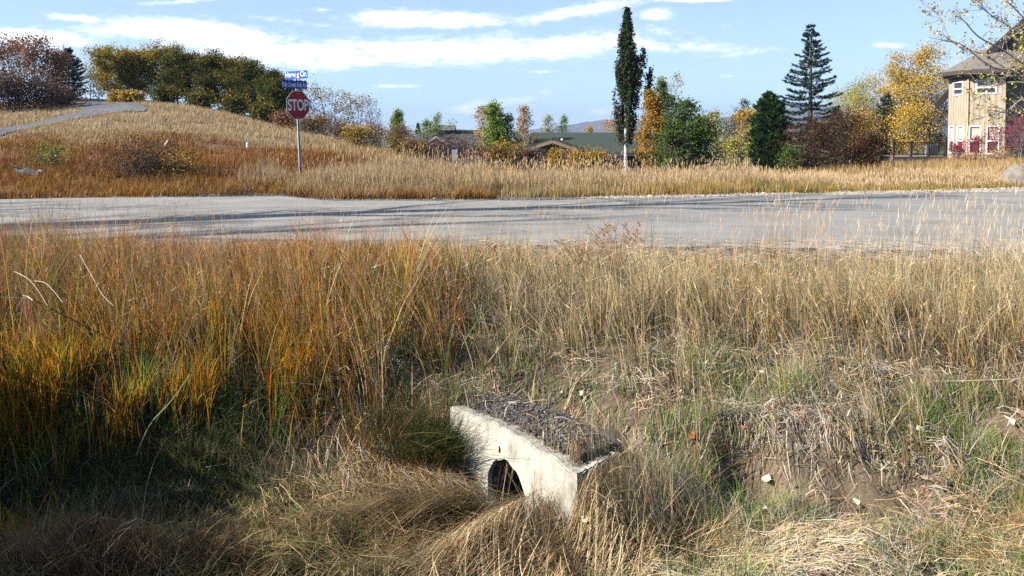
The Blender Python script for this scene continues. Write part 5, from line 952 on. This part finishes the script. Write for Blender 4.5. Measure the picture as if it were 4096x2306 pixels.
# ------------------------------------------------------------------ houses
def quadplane(G, pts, th, col):
    """a thick sheet through four points"""
    p = [Vector(q) for q in pts]; n = (p[1] - p[0]).cross(p[3] - p[0]).normalized() * th
    V_ = [tuple(q) for q in p] + [tuple(q - n) for q in p]
    G.add(V_, [(0, 1, 2, 3), (7, 6, 5, 4), (0, 4, 5, 1), (1, 5, 6, 2), (2, 6, 7, 3), (3, 7, 4, 0)], col=col)
m_glass = surf("window_glass", (.02, .025, .03), (.04, .045, .05), 3, .08, .0, 10, spec=.6)
def siding(name, c1, c2, freq):
    m = surf(name, c1, c2, 4, .8, .1, 30, vcol=False, stretch=(1, 1, .12)); t = m.node_tree; n = t.nodes; L = t.links.new
    ge = n.new('ShaderNodeTexCoord'); uvn = n.new('ShaderNodeUVMap'); w = n.new('ShaderNodeTexWave'); w.wave_type = 'BANDS'; w.bands_direction = 'X'; w.wave_profile = 'SAW'; w.inputs['Scale'].default_value = freq; L(uvn.outputs[0], w.inputs[0])
    b = [q for q in n if q.type == 'BSDF_PRINCIPLED'][0]; src = b.inputs['Base Color'].links[0].from_socket; mp = n.new('ShaderNodeMapRange'); mp.inputs[1].default_value = 0; mp.inputs[2].default_value = .16; mp.inputs[3].default_value = .45; L(w.outputs['Fac'], mp.inputs[0])
    mm = n.new('ShaderNodeMixRGB'); mm.blend_type = 'MULTIPLY'; mm.inputs[0].default_value = 1; L(src, mm.inputs[1]); L(mp.outputs[0], mm.inputs[2])
    nn = n.new('ShaderNodeTexNoise'); nn.inputs['Scale'].default_value = 3; nn.inputs['Detail'].default_value = 3; mpg = n.new('ShaderNodeMapping'); mpg.inputs['Scale'].default_value = (2.2, .25, 1); L(uvn.outputs[0], mpg.inputs[0]); L(mpg.outputs[0], nn.inputs[0])
    m3 = n.new('ShaderNodeMapRange'); m3.inputs[1].default_value = .3; m3.inputs[2].default_value = .7; m3.inputs[3].default_value = .72; m3.inputs[4].default_value = 1.1; L(nn.outputs[0], m3.inputs[0]); m4 = n.new('ShaderNodeMixRGB'); m4.blend_type = 'MULTIPLY'; m4.inputs[0].default_value = 1; L(mm.outputs[0], m4.inputs[1]); L(m3.outputs[0], m4.inputs[2]); L(m4.outputs[0], b.inputs['Base Color']); return m
m_side = siding("cedar_siding", (.34, .28, .205), (.47, .395, .30), 1.05)
m_blind = surf("blinds", (.42, .38, .32), (.5, .46, .4), 3, .8, .1, 10)
def wall_piece(name, a, b, z0, z1, parent, holes=(), th=.2, m=None, ext=0):
    """vertical wall a->b (seen from outside left to right) with rectangular openings given as (s0, s1, z0, z1) in metres"""
    a = np.array(a[:2]); b = np.array(b[:2]); L_ = np.linalg.norm(b - a); d = (b - a) / L_; n = np.array((d[1], -d[0]))
    xs_ = sorted({-ext, L_} | {h for q in holes for h in q[:2]}); zs_ = sorted({z0, z1} | {h for q in holes for h in q[2:]}); V_ = []; F_ = []; UV = []
    for i in range(len(xs_) - 1):
        for j in range(len(zs_) - 1):
            cx, cz = (xs_[i] + xs_[i + 1]) / 2, (zs_[j] + zs_[j + 1]) / 2
            if any(q[0] < cx < q[1] and q[2] < cz < q[3] for q in holes): continue
            k = len(V_)
            for s_, z_ in ((xs_[i], zs_[j]), (xs_[i + 1], zs_[j]), (xs_[i + 1], zs_[j + 1]), (xs_[i], zs_[j + 1])): p_ = a + d * s_; V_.append((p_[0], p_[1], z_)); UV.append((s_, z_))
            F_.append((k, k + 1, k + 2, k + 3))
    for q in holes:      # reveals
        for (s0, za, s1_, zb) in ((q[0], q[2], q[1], q[2]), (q[1], q[2], q[1], q[3]), (q[1], q[3], q[0], q[3]), (q[0], q[3], q[0], q[2])):
            k = len(V_)
            for s_, z_, dd in ((s0, za, 0), (s0, za, .1), (s1_, zb, .1), (s1_, zb, 0)): p_ = a + d * s_ - n * dd; V_.append((p_[0], p_[1], z_)); UV.append((s_, z_))
            F_.append((k, k + 1, k + 2, k + 3))
    me = new_mesh(name, np.array(V_), F_, col=np.ones(3) * .9); uv = me.uv_layers.new(name='UVMap'); li = np.zeros(len(me.loops), np.int32); me.loops.foreach_get('vertex_index', li); uv.data.foreach_set('uv', np.array(UV, np.float32)[li].ravel())
    o = link(name, me, m or m_side, parent); return o, a, d, n
def window(parent, a, d, n, q, rail=.5, fw=.09, blind=0, blind_col=None):
    s0, s1_, z0, z1 = q; f = Geo(); rz = math.atan2(d[1], d[0]); P_ = lambda s, z, o_: (a[0] + d[0] * s + n[0] * o_, a[1] + d[1] * s + n[1] * o_, z)
    for s in (s0 + fw / 2, s1_ - fw / 2): f.box(P_(s, (z0 + z1) / 2, -.01), (fw, .10, z1 - z0), rz, (.78, .78, .76))
    for z in (z0 + fw / 2, z1 - fw / 2, z0 + (z1 - z0) * rail): f.box(P_((s0 + s1_) / 2, z, -.013), (s1_ - s0 - fw * 2, .09, fw), rz, (.78, .78, .76))
    fo = f.build('window', m_plain, parent)
    Geo().box(P_((s0 + s1_) / 2, (z0 + z1) / 2, -.085), (s1_ - s0 - .01, .02, z1 - z0 - .01), rz).build('pane', m_glass, fo)
    if blind: Geo().box(P_((s0 + s1_) / 2, z1 - (z1 - z0) * blind / 2 - fw, -.066), (s1_ - s0 - 2 * fw - .01, .012, (z1 - z0) * blind - fw), rz).build('blind', m_blind, fo)
# --- wooden house at the right
A0 = pix(3796, 300, 51.3); A1 = pix(3874, 300, 49.0); A2 = pix(4025, 300, 47.9); A3 = A2 + np.array((-.35, 3.2, 0)); A4 = A3 + np.array((7.0, -2.6, 0))
zE = pix(3874, 300, 49.0)[2]; zB = -.9
hs = empty('wooden_house', (A1[0], A1[1], zB), 'two storey tan wooden house with brown shingle roofs at the right edge', 'house'); off = np.array((A1[0], A1[1], zB))
def loc(p): return (p[0] - off[0], p[1] - off[1], p[2] - off[2])
def zrow(v, Y): return pix(0, v, Y)[2] - zB
def hrow(v): return zrow(v, 49)
a0, a1, a2, a3, a4 = (np.array(loc(q)) for q in (A0, A1, A2, A3, A4)); ze = zE - zB
L1 = np.linalg.norm((a1 - a0)[:2]); L2 = np.linalg.norm((a2 - a1)[:2])
zu1, zu0, zl1, zl0 = hrow(322), hrow(379), hrow(503), hrow(618)
h1 = [(L1 * .22, L1 * .76, zu0, zu1), (L1 * .06, L1 * .34, zl0, zl1), (L1 * .48, L1 * .82, zl0, zl1)]
o, a, d, n = wall_piece('wall', a0, a1, -.6, ze, hs, h1)
window(o, a, d, n, h1[0], .45); window(o, a, d, n, h1[1], .47, blind=.45); window(o, a, d, n, h1[2], .47, blind=.45)
h2 = [(L2 * .2, L2 * .77, zu0, zu1), (L2 * .03, L2 * .38, zl0, zl1), (L2 * .5, L2 * .86, zl0, zl1)]
o, a, d, n = wall_piece('wall', a1, a2, -.6, ze, hs, h2, ext=-.003)
window(o, a, d, n, h2[0], .47, blind=.35); window(o, a, d, n, h2[1], .47, blind=.45); window(o, a, d, n, h2[2], .47, blind=.45)
o, a, d, n = wall_piece('wall', a2, a3, -.6, ze, hs); h4 = [(1.2, 3.4, zl0 + .6, zl1)]; o, a, d, n = wall_piece('wall', a3, a4, -.6, ze, hs, h4); window(o, a, d, n, h4[0], .5, blind=.8)
wall_piece('wall', a0 + np.array((3.5, 5.5, 0)), a0, -.6, ze - .5, hs)
Geo().box(((a1[0]) + .0, a1[1] - .03, ze / 2 - .3), (.09, .09, ze + .6), R(25), (.50, .38, .25)).build('corner_board', m_wood, hs)
# hipped bay roof
ov = .75; cpt = np.array((a2[0] + 1.2, a2[1] + 5.0)); pk = np.array((a2[0] + 1.1, a2[1] + 3.4, zrow(176, 50.5)))
def outp(p): v = p[:2] - cpt; v = v / np.linalg.norm(v); return np.array((*(p[:2] + v * ov), ze + .28))
e0, e1, e2 = outp(a0), outp(a1), outp(a2); e3 = e2 + np.array((3.0, .3, 0)); em = e0 + np.array((4.0, 5.5, 0)); pk2 = pk + np.array((3.5, .5, .2))
G = Geo(); rc = (.19, .165, .15)
for tri in ((e0, e1, pk), (e1, e2, pk)): G.add([tuple(q) for q in tri] + [tuple(q - np.array((0, 0, .06))) for q in tri], None, [(0, 1, 2), (5, 4, 3)], rc)
quadplane(G, [tuple(q) for q in (e2, e3, pk2, pk)], .06, rc); quadplane(G, [tuple(q) for q in (em, e0, pk, pk + np.array((2.2, 3, 0)))], .06, rc)
rf = G.build('roof', m_shingle, hs)
G = Geo(); dz = np.array((0, 0, -.13))
for p_, q_ in ((e0, e1), (e1, e2), (e2, e3), (em, e0)): G.beam(p_ + dz, q_ + dz, .07, .26, (.07, .055, .055))
for p_, q_ in ((e0, e1), (e1, e2), (e2, e3), (em, e0)):
    k_ = (cpt - ((p_ + q_) / 2)[:2]); k_ = k_ / np.linalg.norm(k_) * .3; o2 = np.array((k_[0], k_[1], -.32)); G.beam(p_ + o2, q_ + o2, .06, .20, (.05, .04, .04))
G.build('fascia', m_plain, rf)
V_ = [tuple(q + np.array((0, 0, -.24))) for q in (em, e0, e1, e2, e3)] + [tuple(np.array((*(q[:2]), ze - .02 + .0))) for q in (em + np.array((1.5, 0, 0)), a0, a1, a2, e3 + np.array((0, 1.5, 0)))]
Geo().add(V_, [(i, i + 1, 6 + i, 5 + i) for i in range(4)], col=(.10, .085, .075)).build('soffit', m_plain, rf)
# main gable: wall and raking roof
gy = 50.0; gp = [np.array(loc(pix(u, v, gy))) for u, v in ((3950, 210), (4110, 62), (4330, -130))]
bk_ = np.array((4.9, 7.0, 0)); G = Geo(); quadplane(G, [tuple(gp[0]), tuple(gp[2]), tuple(gp[2] + bk_), tuple(gp[0] + bk_)], -.12, rc); r2 = G.build('roof', m_shingle, hs)
G = Geo(); G.beam(gp[0] + (0, -.04, -.15), gp[2] + (0, -.04, -.15), .08, .42, (.075, .06, .06)); G.beam(gp[0] + (.25, .35, -.46), gp[2] + (.25, .35, -.46), .08, .30, (.05, .042, .042)); G.build('fascia', m_plain, r2)
gw = [np.array(loc(pix(u, v, gy + 1.2))) for u, v in ((3990, 235), (4330, -100), (4330, 300), (3990, 300))]
me = new_mesh('gable_wall', np.array(gw), [(0, 3, 2, 1)], col=np.ones(3)); uv = me.uv_layers.new(name='UVMap'); uv.data.foreach_set('uv', np.array([(gw[i][0], gw[i][2]) for i in (0, 3, 2, 1)], np.float32).ravel()); link('gable_wall', me, m_side, hs)
# small lower roof at the left
l0 = np.array(loc(pix(3742, 418, 53))); l1 = np.array(loc(pix(3800, 358, 53))); G = Geo(); quadplane(G, [tuple(l0), tuple(l1), tuple(l1 + np.array((3, 5, 0))), tuple(l0 + np.array((3, 5, 0)))], -.1, rc); r3 = G.build('roof', m_shingle, hs)
G = Geo(); G.beam(l0 + (0, -.03, -.13), l1 + (0, -.03, -.13), .07, .40, (.075, .06, .06)); G.build('fascia', m_plain, r3)
# deck
dk = 50.5; D0 = pix(3572, 628, dk); D1 = pix(3788, 628, dk + .9); dd_ = empty('wooden_deck', (D0[0], D0[1], D0[2]), 'raised brown deck with dark balustrade left of the wooden house', 'deck')
vd = (D1 - D0); Ld = float(np.linalg.norm(vd[:2])); rzd = math.atan2(vd[1], vd[0]); dd_.rotation_euler = (0, 0, rzd); br = (.075, .055, .05); hr_ = pix(0, 568, dk)[2] - D0[2]
Geo().box((Ld / 2, 1.5, -.02), (Ld, 3.0, .04), col=(.30, .25, .22)).build('floor', m_wood, dd_); Geo().box((Ld / 2, -.03, -.16), (Ld + .1, .05, .27), col=(.20, .16, .155)).box((-.03, 1.5, -.16), (.05, 2.95, .27), col=(.20, .16, .155)).build('fascia', m_wood, dd_)
for k_ in range(4): 
    pp = Geo().box((.06 + k_ * (Ld - .12) / 3, .06, hr_ / 2), (.12, .12, hr_), col=br).build('post', m_wood, dd_); Geo().box((.06 + k_ * (Ld - .12) / 3, .06, hr_ + .035), (.16, .16, .06), col=br).build('cap', m_wood, pp)
g_ = Geo().box((Ld / 2, .06, hr_ - .06), (Ld - .14, .07, .06), col=br).box((Ld / 2, .06, .12), (Ld - .14, .06, .05), col=br); g_.build('rail', m_wood, dd_)
for k_ in range(3):
    xa = .12 + k_ * (Ld - .12) / 3; g_ = Geo()
    for j in range(10): g_.box((xa + .05 + j * ((Ld - .12) / 3 - .16) / 9, .06, hr_ / 2 + .02), (.022, .022, hr_ - .26), col=(.04, .04, .045))
    g_.build('balusters', m_plain, dd_)
for k_ in range(2): Geo().box((.2 + k_ * (Ld - .6), .4, -.8), (.14, .14, 1.2), col=(.10, .08, .07)).build('support_post', m_wood, dd_)
p = D1 - (D1 - D0) * .1 + np.array((0, 1.3, 0)); gb = empty('covered_grill', tuple(p), 'grey covered grill on the deck by the house wall', 'grill'); Geo().box((0, 0, .34), (.62, .5, .62), rzd, (.20, .21, .23)).build('cover', m_plain, gb); Geo().box((0, 0, .70), (.5, .44, .10), rzd, (.24, .25, .27)).build('hood', m_plain, gb)

# --- ranch houses with green roofs
def gable_house(name, label, P0, P1, depth, rise, wall_h, rcol, wcol, ang_over=.4):
    """ridge parallel to P0-P1 (front eave line, world points)"""
    P0 = np.array(P0, float); P1 = np.array(P1, float); rt_ = empty(name, (P0[0], P0[1], P0[2] - wall_h), label, 'house'); v = P1 - P0; L_ = float(np.linalg.norm(v[:2])); rz = math.atan2(v[1], v[0]); rt_.rotation_euler = (0, 0, rz)
    G = Geo(); tilt = P1[2] - P0[2]; o_ = ang_over
    quadplane(G, [(-o_, -o_, wall_h - o_ * rise / (depth / 2)), (L_ + o_, -o_, wall_h - o_ * rise / (depth / 2)), (L_ + o_, depth / 2, wall_h + rise), (-o_, depth / 2, wall_h + rise)], .12, rcol)
    quadplane(G, [(L_ + o_, depth + o_, wall_h - .2), (-o_, depth + o_, wall_h - .2), (-o_, depth / 2, wall_h + rise), (L_ + o_, depth / 2, wall_h + rise)], .12, rcol); r_ = G.build('roof', m_shingle, rt_)
    Geo().box((L_ / 2, -o_ - .02, wall_h - .12 - o_ * rise / (depth / 2)), (L_ + 2 * o_, .05, .2), col=(.06, .05, .05)).build('fascia', m_plain, r_)
    G = Geo().add([(0, 0, -.5), (L_, 0, -.5), (L_, 0, wall_h - .05), (0, 0, wall_h - .05), (0, depth, -.5), (L_, depth, -.5), (L_, depth, wall_h - .05), (0, depth, wall_h - .05), (0, depth / 2, wall_h + rise - .14), (L_, depth / 2, wall_h + rise - .14)],
                  [(0, 1, 2, 3), (5, 4, 7, 6), (4, 0, 3, 7), (1, 5, 6, 2)], [(3, 8, 7), (2, 6, 9)], wcol); G.build('wall', m_wood, rt_); return rt_, L_, r_
Y2 = 50; a = pix(2130, 606, Y2); b = pix(2620, 603, Y2 - .6); z_ = pix(0, 604, Y2)[2]; a[2] = b[2] = z_
rise = pix(0, 531, Y2 + 5)[2] - z_
gh, Lg, gr_ = gable_house('ranch_house', 'low ranch house with wide green roof and small front gable', a, b, 10, rise, 2.4, (.045, .062, .05), (.16, .12, .10))
# front gable wing
x0, x1 = .05, 2.55; xm = (x0 + x1) / 2; zt = 2.4 + (pix(0, 560, Y2 - 1.5)[2] - z_); ze2 = 2.4 + (pix(0, 592, Y2 - 1.5)[2] - z_) ; G = Geo()
zb2 = 3.2
quadplane(G, [(x0 - .35, -1.9, ze2), (xm, -1.9, zt), (xm, 3.2, zt), (x0 - .35, 3.2, ze2)], -.10, (.045, .062, .05)); quadplane(G, [(xm, -1.9, zt), (x1 + .5, -1.9, ze2 - .1), (x1 + .5, 3.2, ze2 - .1), (xm, 3.2, zt)], -.10, (.045, .062, .05)); r2 = G.build('gable_roof', m_shingle, gh)
G = Geo(); G.beam((x0 - .35, -1.93, ze2 - .13), (xm, -1.93, zt - .1), .05, .2, (.28, .20, .15)); G.beam((xm, -1.935, zt - .1), (x1 + .5, -1.935, ze2 - .23), .05, .2, (.28, .20, .15)); G.build('rake_board', m_plain, r2)
Geo().add([(x0, -1.5, -.5), (x1, -1.5, -.5), (x1, -1.5, ze2 - .15), (xm, -1.5, zt - .16), (x0, -1.5, ze2 - .15), (x0, .0, -.5), (x1, .0, -.5), (x1, .0, ze2 - .15), (x0, .0, ze2 - .15)], [(5, 0, 4, 8), (1, 6, 7, 2)], [(0, 1, 2), (0, 2, 3), (0, 3, 4)], (.19, .16, .135)).build('gable_wall', m_wood, gh)
Geo().box((xm + .1, -1.53, zt - .75), (.42, .04, .5), col=(.05, .05, .055)).build('vent_louvre', m_plain, gh)
wf = Geo()
wx = (pix(2437, 0, Y2)[0] - a[0]); 
for s_ in (-.48, .48): wf.box((wx + s_, -.03, 1.9), (.07, .06, .75), col=(.55, .55, .53))
wf.box((wx, -.03, 2.30), (1.03, .06, .07), col=(.55, .55, .53)).box((wx, -.03, 1.5), (1.03, .06, .07), col=(.55, .55, .53)); w_ = wf.build('window', m_plain, gh); Geo().box((wx, -.02, 1.9), (.90, .02, .74)).build('pane', m_glass, w_)
q = pix(2242, 582, Y2 + 1.2); vz = 2.4 + (q[2] - z_); vx = q[0] - a[0]
vp = Geo().tube([(vx, 1.2, vz - .1), (vx, 1.2, vz + .30)], .05, 8, col=(.6, .62, .62), cap=True).build('vent_pipe', m_plain, gh); Geo().tube([(vx, 1.2, vz + .30), (vx, 1.2, vz + .36), (vx, 1.2, vz + .44)], [.09, .10, .05], 8, col=(.6, .62, .62), cap=True).build('cap', m_plain, vp)
# left ranch house
Y3 = 60; a = pix(1690, 585, Y3); b = pix(2010, 585, Y3); z3 = a[2]; b[2] = z3; g3, L3, r3_ = gable_house('ranch_house', 'dark roofed ranch house behind purple bushes left of the green trees', a, b, 10, pix(0, 528, Y3 + 5)[2] - z3, 2.3, (.055, .065, .055), (.15, .12, .10))
zr = 2.3 + pix(0, 528, Y3 + 5)[2] - z3
Geo().box((L3 / 2 - .8, 4.6, zr + .02), (3.6, .5, .22), col=(.045, .045, .045)).build('ridge_vent', m_plain, r3_)
G = Geo(); quadplane(G, [(.2, -.8, 2.55), (1.1, -.8, 3.1), (1.1, 3.5, 3.1), (.2, 3.5, 2.55)], -.1, (.055, .065, .055)); quadplane(G, [(1.1, -.8, 3.1), (2.0, -.8, 2.55), (2.0, 3.5, 2.55), (1.1, 3.5, 3.1)], -.1, (.055, .065, .055)); q = G.build('gable_roof', m_shingle, g3); 
Geo().beam((.2, -.83, 2.45), (1.1, -.83, 3.0), .05, .15, (.45, .42, .40)).beam((1.1, -.835, 3.0), (2.0, -.835, 2.45), .05, .15, (.45, .42, .40)).build('rake_board', m_plain, q)
Y4 = 75; a = pix(1640, 560, Y4); b = pix(1760, 560, Y4); b[2] = a[2]; gable_house('distant_house', 'distant house with blue grey roof left of the ranch houses', a, b, 9, pix(0, 536, Y4 + 4)[2] - a[2], 2.3, (.07, .085, .11), (.12, .11, .10))
a = pix(1735, 540, 85); b = pix(1800, 540, 85); b[2] = a[2]; gable_house('distant_house', 'small grey house peak above the left ranch roof', a, b, 5, pix(0, 500, 85)[2] - a[2], 3.0, (.10, .11, .13), (.12, .11, .10))

# ------------------------------------------------------------------ tree reaching in at the right with sparse leaves
def reach_tree():
    Y = 21; rng = np.random.RandomState(77); base = np.array((pix(4420, 700, Y)[0], Y, 0)); base[2] = ground(base[0], base[1]); rt_ = empty('cottonwood_tree', tuple(base), 'sparse leaved cottonwood reaching its branches in from the right edge', 'tree')
    T = Geo(); bk = (.40, .35, .30); A = []; W = []
    T.tube([(0, 0, -.1), (.05, 0, 1.5), (0, .1, 3.2), (-.1, 0, 5.6)], [.16, .13, .09, .02], 8, col=(.35, .32, .29))
    limbs = [([(4400, 560), (4150, 360), (3960, 225), (3830, 170), (3750, 60), (3735, 40)], 1.0), ([(4400, 520), (4170, 300), (3980, 265), (3860, 190), (3790, 160), (3725, 150)], 1.0), ([(4420, 400), (4200, 220), (4050, 120), (3960, 60), (3890, -10)], 1.0), ([(4420, 480), (4230, 360), (4080, 300), (3960, 290), (3830, 300)], 1.2),
             ([(4420, 380), (4240, 200), (4120, 90), (4040, 20), (3960, -60)], 1.0), ([(4420, 560), (4250, 440), (4110, 400), (4020, 440), (3910, 480)], .9), ([(4420, 600), (4260, 500), (4140, 470), (4040, 450), (3890, 440)], .7), ([(4420, 300), (4260, 130), (4150, 20), (4080, -60)], 1.0), ([(4420, 500), (4240, 350), (4120, 260), (4060, 160), (4020, 100)], 1.4),
             ([(4420, 540), (4230, 400), (4080, 330), (3980, 340), (3920, 380), (3880, 420)], .8), ([(4420, 520), (4200, 340), (4040, 220), (3930, 150), (3860, 90), (3840, 60)], .9)]
    for i, (pp, den) in enumerate(limbs):
        yo = rng.uniform(-1.2, 1.2); K = len(pp); P_ = spline([pix(u + rng.randn() * 6, v + rng.randn() * 5, Y + yo * k / K) - base for k, (u, v) in enumerate(pp)], 6); n = len(P_); T.tube(P_, np.linspace(.04, .005, n), 5, col=bk)
        for k in range(26):
            f = rng.uniform(.3, 1.0); j = int(f * (n - 2)); d0 = P_[j + 1] - P_[j]; d0 /= np.linalg.norm(d0); dd = d0 * .7 + rng.randn(3) * .55 + np.array((0, 0, .25)); dd /= np.linalg.norm(dd); l = rng.uniform(.2, .62) * (1.15 - .5 * f); e = P_[j] + dd * l
            B = bez(P_[j], P_[j] + dd * l * .5 + rng.randn(3) * .04, e, 4); T.tube(B, np.linspace(.008, .003, 4), 3, col=bk)
            for _ in range(3):
                q0 = B[rng.randint(1, 4)]; e2 = q0 + (dd + rng.randn(3) * .7) * rng.uniform(.06, .2); T.tube([q0, e2], [.004, .002], 3, col=bk); A.append(e2); W.append(den * (1.2 if f < .6 else .8))
                A.append(e); W.append(den)
    T.build('trunk', m_bark, rt_); A = np.array(A); W = np.array(W); n = 1750; i = rng.choice(len(A), n, p=W / W.sum()); P_ = A[i] + rng.randn(n, 3) * .045
    pal = [((.52, .42, .05), 3), ((.60, .45, .25), 1.6), ((.30, .16, .10), 1.6), ((.35, .36, .06), 1.6), ((.65, .52, .34), 1.4)]
    Geo().add(*leafquads(P_, rng.uniform(.05, .085, n), palette(pal, n, rng), rng, .75, droop=.5)).build('crown', m_leaf, rt_)
reach_tree()

# ------------------------------------------------------------------ trees outside the frame whose shade falls on the road; shrubs added to shade the ditch
for i, (px, py, hh, w_, lv, lab) in enumerate([(-27.5, 8.6, 13.5, 2.2, 500, 'tall slim bare tree left of the view, its trunk shade crossing the far lane'), (-24, 5.2, 15, 2.6, 500, 'tall bare tree left of the view shading the middle of the road'), (-21, 4.8, 17, 2.4, 300, 'tallest bare tree left of the view with thin shade on the road'), (-19, 9.9, 9, 1.8, 400, 'shorter bare tree beside the road left of the view'), (-15.0, 8.6, 17.5, 2.4, 2600, 'tall bare tree left of the view shading the right side of the road')]):
    t_('roadside_tree', lab, 'tree', 0, 0, w_, 0, 'egg', 'aspen', 'pale', lv, .10, 1, .35, 18, 4, .9, .25, seed=300 + i, pos=(px, py), height=hh, trunk_w=.026, crook=.02)
for i, (px, py, hh, w_, lab) in enumerate([(-5.7, 3.0, 2.8, 1.0, 'unseen dense shrub added left of the view to shade the ditch, nearer one'), (-5.8, 4.1, 2.6, 1.0, 'unseen dense shrub added left of the view to shade the ditch, farther one')]):
    t_('shade_shrub', lab, 'bush', 0, 0, w_, 0, 'egg', 'dgreen', 'dark', 10000, .09, 6, .03, 60, 6, .8, .5, seed=310 + i, pos=(px, py), height=hh, trunk_w=.02, low=.7)  # unseen shrubs, added for the shade they throw into the ditch

# ------------------------------------------------------------------ air between here and the far hills
hz = Geo().box((0, 2520, 59), (9600, 5160, 142)).build('haze', None); mh = mat("haze"); pv = mh.node_tree.nodes.new('ShaderNodeVolumePrincipled'); pv.inputs['Color'].default_value = (.45, .62, 1, 1); pv.inputs['Density'].default_value = HAZE; pv.inputs['Anisotropy'].default_value = .2
mh.node_tree.links.new(pv.outputs[0], mh.node_tree.nodes.new('ShaderNodeOutputMaterial').inputs['Volume']); hz.data.materials.append(mh); tag(hz, 'thin blue air haze in front of the far hills', 'haze', kind='stuff')
